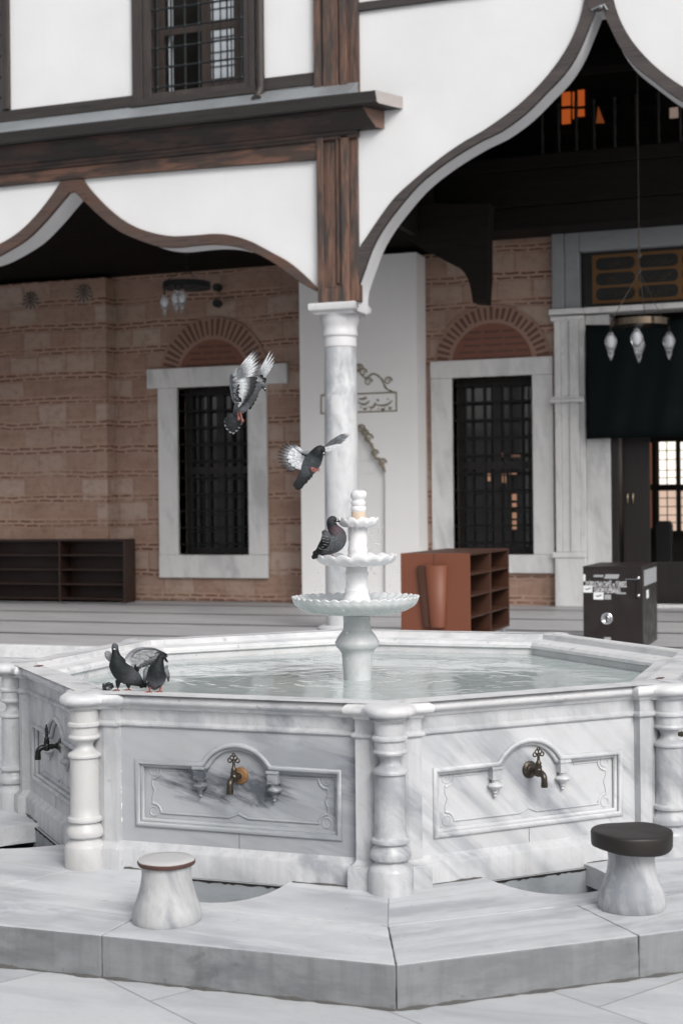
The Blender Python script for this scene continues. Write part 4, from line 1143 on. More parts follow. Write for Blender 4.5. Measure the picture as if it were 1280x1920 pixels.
# cartouche with script
cb = [onY(602, 741, o), onY(602, 775, o), onY(743, 770, o), onY(743, 738, o)]
bm = B()
tube(bm, [cb[0], cb[1], V(cb[2].x, o, cb[1].z), V(cb[2].x, o, cb[0].z)], .013, 6, closed=True)
ccx = (cb[0].x+cb[2].x)/2
for sx in (-1, 1):
    pts = [onY(x, y, o) for x, y in ((740, 737), (724, 728), (716, 712), (706, 703), (697, 701), (690, 707), (684, 708), (676, 700), (671, 692))]
    pts = [V(ccx+sx*(p.x-ccx), o, p.z) for p in smoothline(pts, 5)]
    tube(bm, pts, [.012+.008*math.sin(i*.8)**2 for i in range(len(pts))], 6)
    for (x, y) in ((727, 714), (690, 716), (680, 698), (673, 690)):
        p = onY(x, y, o); p.x = ccx+sx*(p.x-ccx)
        tube(bm, [p+V(sx*.075*(1-i/14)*math.cos(i*.8), 0, .075*(1-i/14)*math.sin(i*.8)) for i in range(12)], [.017*(1-i/16) for i in range(12)], 5)
obj('cartouche', bm, M['gilt_line'], wp, smooth=60)
bm = B()
strokes = [[(671,752),(676,757),(684,758),(690,754),(692,750)], [(672,748),(680,748),(688,746)], [(690,762),(697,764),(702,760),(704,754)], [(700,757),(712,760),(724,759),(732,754),(735,750)],
           [(714,765),(718,768),(722,764)], [(728,762),(731,766),(734,762)], [(680,765),(684,767),(688,764)], [(706,748),(710,752)], [(616,752),(624,758),(634,757),(640,750)], [(645,762),(652,764),(660,756),(664,748)], [(622,764),(628,766)], [(648,748),(655,750)]]
for st_ in strokes:
    pts = smoothline([onY(x, y, o) for x, y in st_], 4); n = len(pts)
    tube(bm, pts, [.004+.016*math.sin(PI*(i+.4)/n) for i in range(n)], 6)
for x, y in ((684, 744), (695, 768), (709, 766), (727, 748), (676, 763), (632, 763), (658, 768)): ball(bm, onY(x, y, o), .014, 6, 5)
obj('lettering', bm, M['gilt_line'], wp, smooth=60)

# marble portal at the right
Yp = YB-.14
pt = thing('marble_portal', 'grey marble portal with stepped pillar and dark doorway at right', 'portal', (-1.0, Yp, 0))
px = lambda x, y=800: onY(x, y, Yp).x
pz = lambda y, x=1060: onY(x, y, Yp).z
bm = B()
def shaft(x0, x1, y, z0, z1): box(bm, x0, x1, y, YB+.4, z0, z1)
zA_, zB_, zC_ = pz(590), pz(755), pz(1035)
for (u0, u1, o) in ((1040, 1052, .02), (1052, 1068, .0), (1068, 1086, .03), (1086, 1097, .0)):
    shaft(px(u0)+.002, px(u1), Yp-o, zC_, zA_-.02)
obj('pillar', bm, M['stone_grey'], pt, bev=.012)
bm = B(); box(bm, px(1097)+.002, px(1142), Yp+.06, YB+.4, 0, zA_-.02); obj('jamb', bm, M['stone_grey'], pt, bev=.012)
bm = B()
for (zz, hh, oo) in ((zA_, .10, .10), (zA_-.10, .08, .05), (zB_, .06, .09), (zB_+.06, .05, .05), (zC_-.10, .10, .07)):
    bm = B(); box(bm, px(1036)-oo*.4, px(1097), Yp-oo, YB+.3, zz, zz+hh-.002); obj('ledge', bm, M['stone_grey'], pt, bev=.016)
bm = B(); box(bm, px(1097)+.002, 3.2, Yp-.08, YB+.3, zA_, zA_+.098); obj('lintel', bm, M['stone_grey'], pt, bev=.016)
bm = B(); box(bm, px(1038), px(1097), Yp-.05, YB+.3, 0, zC_-.102); obj('plinth', bm, M['stone_grey'], pt, bev=.016)
bm = B(); zT = pz(435); zI = pz(470, 1100)
for (u0, u1, o) in ((1037, 1060, .03), (1060, 1088, .0)): box(bm, px(u0)+.002, px(u1), Yp-o, YB+.4, zA_+.10, zT)
box(bm, px(1088)+.002, 3.2, Yp, YB+.4, zI, zT)
box(bm, px(1037)-.03, 3.2, Yp-.06, YB+.4, zT+.002, zT+.09)
obj('frame', bm, M['stone_dark'], pt, bev=.02)
# gilded inscription panel
Yi = Yp+.18; ix0 = onY(1093, 520, Yi).x; iz0, iz1 = onY(1180, 574, Yi).z, onY(1180, 468, Yi).z
bm = B(); box(bm, ix0, 3.2, Yi, Yi+.05, zA_+.10, zI); ip = obj('inscription_panel', bm, M['black_board'], pt)
bm = B(); gx0 = onY(1110, 520, Yi).x; gz0, gz1 = onY(1180, 566, Yi).z, onY(1180, 474, Yi).z
box(bm, gx0, 3.1, Yi-.012, Yi-.002, gz0, gz1); obj('gilding', bm, M['gold'], ip)
bm = B(); bx0 = onY(1116, 520, Yi).x; cell = (onY(1192, 520, Yi).x-bx0)
scr = B()
for r in range(3):
    for c in range(5):
        h = (gz1-gz0-.06)/3; x0 = bx0+.01+c*(cell+.035); z0 = gz0+.03+r*h+.02; x1 = x0+cell-.03; z1_ = z0+h-.045; rr = .09
        pts = []
        for (qx, qz, a0) in ((x1-rr, z1_-rr, 0), (x0+rr, z1_-rr, PI/2), (x0+rr, z0+rr, PI), (x1-rr, z0+rr, 1.5*PI)):
            pts += [(qx+rr*math.cos(a0+PI/2*i/5), qz+rr*math.sin(a0+PI/2*i/5)) for i in range(6)]
        prismXZ(bm, pts, Yi-.018, Yi-.0125)
        for k in range(7):
            sx = x0+.1+(x1-x0-.2)*random.random(); sz = z0+.06+(z1_-z0-.12)*random.random()
            tube(scr, [(sx, Yi-.019, sz), (sx+.05, Yi-.019, sz-.03), (sx+.11, Yi-.019, sz-.02), (sx+.14, Yi-.019, sz+.05*random.random())], .006, 4)
obj('plaque', bm, M['black_board'], ip)
obj('lettering', scr, plain('faded_gilding', (.05, .035, .018), .5), ip)
# door opening: dark vestibule, leaf, handles
bm = B(); dx0 = px(1142)
box(bm, dx0+.002, dx0+.12, Yp+.12, YB+.45, 0, 3.2); box(bm, dx0+.16, dx0+.62, YB+.20, YB+.26, .05, 3.2)
box(bm, dx0+.66, 3.2, YB+.28, YB+.36, .05, .75); box(bm, dx0+.122, 3.2, Yp+.10, Yp+.3, .0, .055)
dr = obj('door', bm, M['wood_door'], pt, bev=.01)
bm = B()
for x in (1176, 1186):
    p = onY(x, 935, YB+.17); tube(bm, [p+V(0, .03, -.09), p+V(0, 0, -.07), p+V(0, 0, .07), p+V(0, .03, .09)], .012, 6)
obj('handle', bm, M['brass'], dr, smooth=50)
bm = B(); box(bm, px(1130), 3.2, Yp-.12, Yp+.08, 0, .06); obj('threshold', bm, M['stone_grey'], pt, bev=.01)
# dark hall behind the doorway and windows
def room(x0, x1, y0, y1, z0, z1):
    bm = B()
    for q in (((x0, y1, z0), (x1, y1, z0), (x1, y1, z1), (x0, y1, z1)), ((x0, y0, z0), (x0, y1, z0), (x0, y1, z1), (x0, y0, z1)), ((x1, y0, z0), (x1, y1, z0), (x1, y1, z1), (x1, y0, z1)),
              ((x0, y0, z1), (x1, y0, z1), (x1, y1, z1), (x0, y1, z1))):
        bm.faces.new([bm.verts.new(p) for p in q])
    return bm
hall = obj('hall_walls', room(-2.0, 3.4, YB+.5, YB+2.8, 0, 6.7), M['unlit_room'], center=False)
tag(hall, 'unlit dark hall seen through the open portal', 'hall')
Yh = YB+2.7; wtop = 828
bm = B()
hw0 = onY(1206, 900, Yh).x
iw = thing('lit_window', 'bright daylit window glowing inside the dark portal hall', 'window', (onY(1250, 990, Yh).x, Yh, onY(1250, 990, Yh).z))
def pane(x0, x1, y0, y1, m, nm='pane'):
    p, q = onY(x0, y1, Yh), onY(x1, y0, Yh); bm = B(); box(bm, p.x, q.x, Yh, Yh+.02, p.z, q.z); return obj(nm, bm, m, iw)
pane(1236, 1267, 828, 908, M['day_pane']); pane(1236, 1267, 920, 996, M['day_pane_warm'])
pane(1276, 1310, 828, 908, M['day_pane']); pane(1277, 1310, 920, 996, M['day_pane_warm'])
pane(1213, 1221, 830, 908, M['dim_pane']); pane(1214, 1221, 918, 990, M['dim_pane'])
bm = B()
for x in (1208, 1228, 1271.5, 1316):
    p = onY(x, 1000, Yh-.03); q = onY(x, 822, Yh-.03); box(bm, p.x-.035, p.x+.035, Yh-.05, Yh-.002, p.z, q.z)
for y in (824, 914, 1000):
    p = onY(1208, y, Yh-.03); q = onY(1316, y, Yh-.03); box(bm, p.x, q.x, Yh-.055, Yh-.051, p.z-.05, p.z+.05)
for y in (845, 862, 882, 896, 934, 950, 966, 980):
    p = onY(1234, y, Yh-.03); q = onY(1312, y, Yh-.03); box(bm, p.x, q.x, Yh-.035, Yh-.03, p.z-.008, p.z+.008)
for x in (1251, 1293):
    p = onY(x, 1000, Yh-.03); q = onY(x, 822, Yh-.03); box(bm, p.x-.010, p.x+.010, Yh-.028, Yh-.024, p.z, q.z)
obj('frame', bm, M['wood_dark'], iw)
p = onY(1246, 997, Yh-.4); bm = B()
prismXZ(bm, [(p.x-.16, .3), (p.x-.17, p.z+.12), (p.x-.10, p.z+.20), (p.x+.10, p.z+.20), (p.x+.14, p.z+.12), (p.x+.14, .3)], Yh-.5, Yh-.3)
ch = obj('stand', bm, M['black'], bev=.02); tag(ch, 'dark stand silhouetted before the bright hall window', 'stand')

# green curtain over the doorway
bm = B(); Yc = Yp-.10; nx, nz = 60, 14
cx0, cx1 = onY(1098, 700, Yc).x, 3.0; cz1, cz0 = onY(1180, 604, Yc).z, onY(1180, 821, Yc).z
grid = []
for i in range(nx+1):
    colv = []
    for j in range(nz+1):
        u, v = i/nx, j/nz
        y = Yc+.016*math.sin(u*31+2*v)+.010*math.sin(u*67+v*5)+.015*math.sin(v*9+u*3)-(.05 if abs(v-.86) < .05 else 0)
        z = cz1+(cz0-cz1)*v-.03*math.sin(u*PI*3)*(1-v)*(1 if u < .4 else .3)
        colv.append(bm.verts.new((cx0+(cx1-cx0)*u, y, z)))
    grid.append(colv)
for i in range(nx):
    for j in range(nz): bm.faces.new((grid[i][j], grid[i+1][j], grid[i+1][j+1], grid[i][j+1]))
cu = obj('curtain', bm, M['curtain'], smooth=80); cu.modifiers.new('thick', 'SOLIDIFY').thickness = .012
tag(cu, 'heavy dark green curtain rolled down over the portal doorway', 'curtain')

# upper gallery in the tall bay
Yg = 15.7; gz = lambda y, x=1000: onY(x, y, Yg).z
ga = thing('timber_gallery', 'dark timber gallery with balusters above the portal', 'gallery', (0, Yg, gz(430)))
bm = B(); box(bm, -3.94, 5, Yg, YB+.6, gz(428), gz(385)); box(bm, -3.94, 5, Yg-.06, YB+.6, gz(384.9), gz(318)); box(bm, -3.94, 5, Yg-.10, YB+.6, gz(317.9), gz(292)); obj('beam', bm, M['wood_dark'], ga, bev=.02)
for i, x in enumerate((1016, 1047, 1080, 1113, 1152, 1193, 1234, 1275, 1316)):
    p = onY(x, 288, Yg); zt = gz(198)
    bm = B(); lathe(bm, [(.03, gz(292)), (.035, gz(285)), (.022, gz(278)), (.035, gz(262)), (.02, gz(245)), (.03, gz(230)), (.03, gz(215)), (.022, gz(208)), (.03, zt)], (p.x, Yg, 0), 12)
    obj('baluster', bm, M['wood_door'], ga, smooth=50)
bm = B(); box(bm, -3.94, 5, Yg-.04, Yg+.06, gz(150), gz(138)); obj('rail', bm, M['wood_dark'], ga)
Yq = 17.9
bm = B(); box(bm, -3.94, 5, Yq, Yq+.1, 6.7, 9.89); obj('back_wall', bm, M['wood_dark'], ga)
def gp(x0, x1, y0, y1, m, nm):
    p, q = onY(x0, y1, Yq-.03), onY(x1, y0, Yq-.03); bm = B(); box(bm, p.x, q.x, Yq-.03, Yq-.01, p.z, q.z); return obj(nm, bm, m, ga)
lw = None
for (a, b, c, d) in ((1053, 1069, 171, 198), (1073, 1076, 171, 198), (1083, 1095, 167, 198), (1053, 1069, 203, 232), (1073, 1076, 203, 222), (1083, 1095, 203, 218), (1075, 1093, 131, 140)):
    gp(a, b, c, d, M['orange_lit'], 'lit_pane')
gp(1255, 1271, 200, 221, M['day_pane_warm'] if False else emit('pale_lit_pane', (.8, .6, .5), .22), 'lit_pane')
p0, p1, p2 = onY(1117, 230, Yq-.03), onY(1121, 198, Yq-.03), onY(1133, 230, Yq-.03)
bm = B(); prism(bm, [p0, p1, p2], V(0, .01, 0)); obj('lit_pane', bm, emit('dim_orange_pane', (1, .25, .06), .12), ga)
for (a, b, c, d) in ((1112, 1134, 165, 196), (1138, 1165, 165, 196), (1185, 1202, 165, 196), (1206, 1228, 165, 196), (1138, 1165, 202, 226), (1206, 1228, 202, 226)):
    gp(a, b, c, d, M['glass'], 'pane')

# curved bracket
bm = B(); Yk = 14.6
bp = smoothline([(735, 420), (762, 445), (800, 470), (838, 490), (862, 503), (876, 522), (882, 545), (885, 566)], 5)
prismXZ(bm, XZ([(p.x, p.y) for p in bp]+[(911, 568), (914, 520), (914, 445), (918, 380), (735, 380)], Yk), Yk, Yk+.35)
br_ = obj('timber_bracket', bm, M['wood_dark'], bev=.015); tag(br_, 'black curved timber bracket hanging above the right barred window', 'bracket')

# ------------------------------------------------------------------ hanging lamps
def chandelier(label, cpx, Y, rpx, hpx, lamps, topz, chain_top, blen, mring, faint):
    c = onY(*cpx, Y); s = (c-CAM).length/FPX; R = rpx*s
    ch = thing('chandelier', label, 'chandelier', c, 'hanging glass lamps')
    bm = B(); h = hpx*s
    lathe(bm, [(R*.97, -h/2), (R, -h/2), (R, h/2), (R*.97, h/2), (R*.96, h*.3), (R*.96, -h*.3)], c, 48)
    for i in range(3):
        a = i*PI/3; tube(bm, [c+V(R*math.cos(a), R*math.sin(a), 0), c-V(R*math.cos(a), R*math.sin(a), 0)], .012, 6)
    obj('ring', bm, mring, ch, smooth=40)
    hub = onY(*chain_top, Y); hub.x = c.x-.0; hub.y = c.y
    bm = B()
    tube(bm, [hub, V(hub.x, hub.y, topz)], .006, 6)
    ball(bm, hub, .030, 10, 8); ball(bm, hub+V(0, 0, .24), .040, 10, 8)
    tube(bm, [hub+V(0, 0, .24), hub+V(0, 0, .6)], .014, 6)
    for i in range(3):
        a = math.radians(205+120*i); tube(bm, [hub, c+V(R*math.cos(a), R*math.sin(a), h*.3)], .006, 6)
    obj('chain', bm, M['iron'] if faint else M['chain'], ch, smooth=50)
    for a, in [(x,) for x in lamps]:
        a = math.radians(a); p = c+V(R*math.cos(a), R*math.sin(a), -h*.5)
        k = blen*s/56
        bm = B(); lathe(bm, [(.012, .0), (.016, -.01), (.012, -.05), (.022, -.07*1), (.018, -.08)], p, 12)
        lm = obj('lamp', bm, M['dark_bronze'], ch, smooth=40)
        bm = B(); q = p+V(0, 0, -.08)
        lathe(bm, [(k*4, 0), (k*6, -k*4), (k*11, -k*12), (k*12.5, -k*18), (k*11.5, -k*24), (k*8, -k*34), (k*5, -k*40), (k*6, -k*43), (k*4.5, -k*47), (k*3, -k*52), (k*1, -k*56)], q, 20)
        obj('globe', bm, M['bulb_glass'], lm, smooth=60)
        bm = B(); ball(bm, q+V(0, 0, -k*19), (k*6, k*6, k*12), 12, 9); obj('bulb', bm, M['bulb_core'], lm, smooth=90)
    return ch
chandelier('brass ring chandelier with clear glass lamps hanging before the portal', (1199, 606), 13.6, 53, 12, (200, 272, 20, 100), 9.88, (1197, 509), 51, M['ring_metal'], 0)
chandelier('dark ring chandelier with glass lamps under the low left ceiling', (350, 535), 14.2, 44, 11, (185, 268, 284), 6.5, (350, 500), 42, M['iron'], 1)
for (x, y, w) in ((405, 538, 'upper'), (405, 568, 'lower')):
    p = onY(x, y, YB-.28); bm = B()
    R3 = Matrix.Rotation(PI/2, 3, 'X')
    lathe(bm, [(.05, -.16), (.075, -.12), (.075, .0), (.070, .01), (.01, .008)], p, 20, M=R3)
    tube(bm, [p+V(0, .12, 0), p+V(-.08, .18, 0), p+V(-.10, .27, 0)], .02, 6)
    f = obj('spotlight', bm, M['black'], smooth=40)
    tag(f, w+' of two round black spotlights fixed high on the brick wall', 'spotlight', 'wall spotlights')

# ------------------------------------------------------------------ shoe racks
def lrack():
    r = .0
    p0 = onZ(258, 1128, 0); yb = YB-.37; yf = yb-.42
    x1 = onY(234, 1080, yf).x; x0 = x1-3.2; zt = onY(200, 1011, yf).z
    th = thing('shoe_rack', 'low dark brown open shoe rack against the brick wall', 'shoe rack', ((x0+x1)/2, yf, 0), 'shoe racks')
    bm = B(); t_ = .035
    xs = [x1-t_, onY(110, 1080, yf).x, onY(-45, 1080, yf).x, x0]
    for x in xs: box(bm, x, x+t_, yf, yb-.022, 0, zt-t_-.001)
    box(bm, x0, x1, yf-.006, yb, zt-t_, zt); 
    obj('frame', bm, M['rack_dark'], th, bev=.004)
    bm = B(); box(bm, x0, x1, yb-.02, yb, .03, zt-t_-.002); obj('back', bm, M['rack_dark'], th)
    bm = B()
    for i in range(4):
        z = .06+(zt-.1)*i/4
        for a, b in zip(sorted(xs), sorted(xs)[1:]): box(bm, a+t_+.001, b-.001, yf+.01, yb-.022, z, z+.022)
    obj('shelf', bm, M['rack_dark'], th)
lrack()
def mrack():
    back = onZ(958, 1188, 0); yb = back.y; zt = onY(958, 1028, yb).z
    f = onZ(880, 1037.5, zt); yf = f.y; x1 = f.x; x0 = onY(751, 1100, yf).x
    th = thing('shoe_rack', 'rust brown free-standing shoe rack with half-round holder on its end', 'shoe rack', ((x0+x1)/2, yf, 0), 'shoe racks')
    t_ = .03; zb0 = .10; xm = (x0+x1)/2
    bm = B(); box(bm, x0, x1, yf, yf+t_, zb0, zt)
    obj('end_panel', bm, M['rack_orange'], th, bev=.004)
    bm = B(); box(bm, x0, x1-.0, yb-t_, yb, zb0, zt); ym = (yf+yb)/2+.02
    box(bm, x0, xm-.011, ym-.02, ym+.02, zb0+.03, zt-.03); box(bm, xm+.011, x1, ym-.02, ym+.02, zb0+.03, zt-.03)
    box(bm, x0, x1, yf+t_+.001, yb-t_-.001, zt-.028, zt-.002); box(bm, x0, x1, yf+t_+.001, yb-t_-.001, zb0, zb0+.028)
    obj('frame', bm, M['rack_inside'], th, bev=.003)
    bm = B(); box(bm, xm-.01, xm+.01, yf+t_+.001, yb-t_-.001, zb0+.03, zt-.03); obj('back', bm, M['rack_inside'], th)
    bm = B()
    for i in (1, 2, 3):
        z = zb0+(zt-zb0)*i/4
        for a, b in ((yf+t_+.001, ym-.021), (ym+.021, yb-t_-.001)):
            box(bm, x0+.01, xm-.011, a, b, z-.011, z+.011); box(bm, xm+.011, x1-.004, a, b, z-.011, z+.011)
    obj('shelf', bm, M['rack_inside'], th, bev=.002)
    bm = B()
    for x in (x0+.06, x1-.06):
        for y in (yf+.08, ym, yb-.08): tube(bm, [(x, y, .0), (x, y, zb0)], .02, 8)
    obj('leg', bm, M['chrome'], th)
    # tapered half-round holder
    q = lambda X, Y_: onY(X, Y_, yf)
    xl, xr = q(796, 1060).x, q(839, 1060).x; bl, br2 = q(805, 1177).x, q(835, 1177).x
    z1_, z0_ = q(815, 1060).z, q(815, 1176).z
    bm = B(); n = 14; rings = []
    for (a, b, z, dpt) in ((bl, br2, z0_, .075), (xl, xr, z1_, .115)):
        rings.append([bm.verts.new(((a+b)/2-(b-a)/2*math.cos(PI*i/n), yf-.002-dpt*math.sin(PI*i/n), z)) for i in range(n+1)])
    for i in range(n): bm.faces.new((rings[0][i], rings[0][i+1], rings[1][i+1], rings[1][i]))
    bm.faces.new(rings[0])
    h = obj('holder', bm, M['rack_orange'], th, smooth=60); h.modifiers.new('thick', 'SOLIDIFY').thickness = .006
    bm = B(); fl0, fl1 = q(784, 1060).x, q(797, 1177).x
    prism(bm, [(fl0, yf-.004, z1_), (xl+.01, yf-.004, z1_), (bl+.01, yf-.004, z0_), (fl1, yf-.004, z0_)], V(0, -.05, 0))
    obj('holder_shade_plate', bm, M['rack_inside'], th, bev=.006)  # dark plate stands for the shadowed side of the holder
    bm = B(); xs_ = q(813, 1045).x; box(bm, xs_-.003, xs_+.003, yf-.0015, yf+.0, zb0+.01, zt-.005); obj('seam', bm, M['black'], th)
    return x0, x1, yf, yb, zt, xm
rx0, rx1, ryf, ryb, rzt, rxm = mrack()
# a pale shoe on the bottom shelf of the rack
bm = B(); p = V(rx1-.16, ryf+.42, .133)
pr = [(-.13, .03, .030), (-.10, .045, .045), (-.04, .047, .052), (.04, .045, .040), (.09, .044, .030), (.13, .030, .018)]
rings = []
for (u, hw, hh) in pr:
    rings.append([bm.verts.new(p+V(hw*math.cos(2*PI*i/14)*.95, u, hh*max(-.2, math.sin(2*PI*i/14))*1.3+.012)) for i in range(14)])
for a, b in zip(rings, rings[1:]):
    for i in range(14): bm.faces.new((a[i], a[(i+1) % 14], b[(i+1) % 14], b[i]))
bm.faces.new(rings[0]); bm.faces.new(rings[-1])
tag(obj('shoe', bm, M['seat_white'], smooth=60), 'pale shoe left on the bottom shelf of the rust brown rack', 'shoe')

# ------------------------------------------------------------------ donation box
yd = 9.3; fx0, fx1 = onY(1093, 1150, yd).x, onY(1205, 1150, yd).x; zt = onY(1093, 1062, yd).z
dp_ = onZ(1223, 1054.5, zt).y-yd
db = thing('donation_box', 'dark brown metal donation box with white Turkish lettering and round lock', 'donation box', ((fx0+fx1)/2, yd, 0))
bm = B(); box(bm, fx0, fx1, yd, yd+dp_, .0, zt-.02); box(bm, fx0-.006, fx1+.006, yd-.006, yd+dp_+.006, zt-.018, zt)
obj('body', bm, M['donation'], db, bev=.008)
def dec(x0, x1, y0, y1, m, nm='sticker', sk=0):
    p, q = onY(x0, y1, yd), onY(x1, y0, yd); bm = B()
    prismXZ(bm, [(p.x, p.z), (q.x, p.z), (q.x+sk, q.z), (p.x+sk, q.z)], yd-.004, yd-.0015); return obj(nm, bm, m, db)
dec(1112, 1130, 1078, 1082, M['grey_print'], sk=.01); dec(1132, 1158, 1077, 1085, M['grey_print'], sk=.02)
dec(1093.5, 1110, 1098, 1111, M['white_print']); dec(1112.5, 1131, 1110.5, 1124, M['white_print']); dec(1133, 1145, 1115, 1124, M['grey_print'])
dec(1093.3, 1097, 1077, 1090, M['white_print']); dec(1132.5, 1145, 1195, 1204, M['grey_print']); dec(1155, 1173, 1111, 1114, M['grey_print'])
for (x0, y0) in ((1097, 1104), (1117, 1117)):
    pts = [onY(x0+a, y0+b, yd-.005) for a, b in ((0, 0), (4, 1.5), (8, -1), (10, .5))]
    bm = B(); tube(bm, smoothline(pts, 3), .006, 5); obj('signature', bm, M['black'], db)
def text(s, x0, x1, yb_, yt_, Yp_, m, parent, nm='lettering'):
    cu_ = D.curves.new(nm, 'FONT'); cu_.body = s; cu_.extrude = .001; cu_.resolution_u = 3
    o_ = D.objects.new(nm, cu_); link(o_)
    bpy.context.view_layer.update()
    dg = bpy.context.evaluated_depsgraph_get(); me = D.meshes.new_from_object(o_.evaluated_get(dg))
    D.objects.remove(o_)
    bm = B(); bm.from_mesh(me); D.meshes.remove(me)
    p, q = onY(x0, yb_, Yp_), onY(x1, yt_, Yp_)
    xs = [v.co.x for v in bm.verts]; ys = [v.co.y for v in bm.verts]
    sx = (q.x-p.x)/(max(xs)-min(xs)); sy = (q.z-p.z)/(max(ys)-min(ys)); mx, my = min(xs), min(ys)
    for v in bm.verts: v.co = V(p.x+(v.co.x-mx)*sx, Yp_-v.co.z*1.0, p.z+(v.co.y-my)*sy)
    return obj(nm, bm, m, parent)
text('EYÜPSULTAN CAMİİ ve TÜRBESİ', 1098, 1174, 1100.5, 1087, yd-.003, M['white_print'], db)
text('YARDIM KUMBARASI', 1113, 1162, 1112, 1102, yd-.003, M['white_print'], db)
c = onY(1137, 1160, yd-.002); R3 = Matrix.Rotation(PI/2, 3, 'X')
bm = B(); lathe(bm, [(.070, .0), (.070, .012), (.062, .018), (.052, .014), (.048, .006), (.044, .006), (.030, .02), (.01, .022)], c, 36, M=R3)
lk = obj('lock', bm, M['chrome'], db, smooth=30)
bm = B(); box(bm, c.x-.008, c.x+.008, c.y-.032, c.y-.021, c.z-.035, c.z+.035); obj('key_slot', bm, M['black'], lk)
bm = B(); p = onY(1197, 1085, yd); q = onY(1201, 1116, yd)
box(bm, p.x-.02, q.x, yd-.035, yd-.001, q.z, p.z); hs = obj('hasp', bm, M['donation'], db, bev=.005)
bm = B(); box(bm, onY(1172, 1085, yd).x, p.x-.022, yd-.016, yd-.002, p.z-.015, p.z); ball(bm, V(p.x, yd-.03, p.z+.008), .022, 10, 8); ball(bm, V(p.x, yd-.03, q.z-.004), .02, 10, 8)
obj('fitting', bm, M['chrome'], hs, smooth=50)
bm = B(); xs = fx1+.0015
box(bm, xs, xs+.002, yd+.10, yd+dp_-.05, zt-.24, zt-.05); obj('sticker', bm, M['grey_print'], db)
bm = B(); box(bm, xs, xs+.002, yd+.30, yd+.5, zt-.40, zt-.30); obj('sticker', bm, M['white_print'], db)

# scraps lying on the rim
for (x, y, l, c_) in ((1237, 1273, 'small brown paper scrap on the right corner of the rim', .03), (72, 1250, 'reddish brown scrap on the far left corner of the rim', .04)):
    p = onZ(x, y, .8345); bm = B()
    prism(bm, [p+V(-c_*.7, -.006, 0), p+V(c_*.3, -.012, 0), p+V(c_*.7, .009, .004), p+V(-c_*.3, .010, .002)], V(0, 0, .004))
    tag(obj('paper_scrap', bm, M['paper']), l, 'paper scrap')

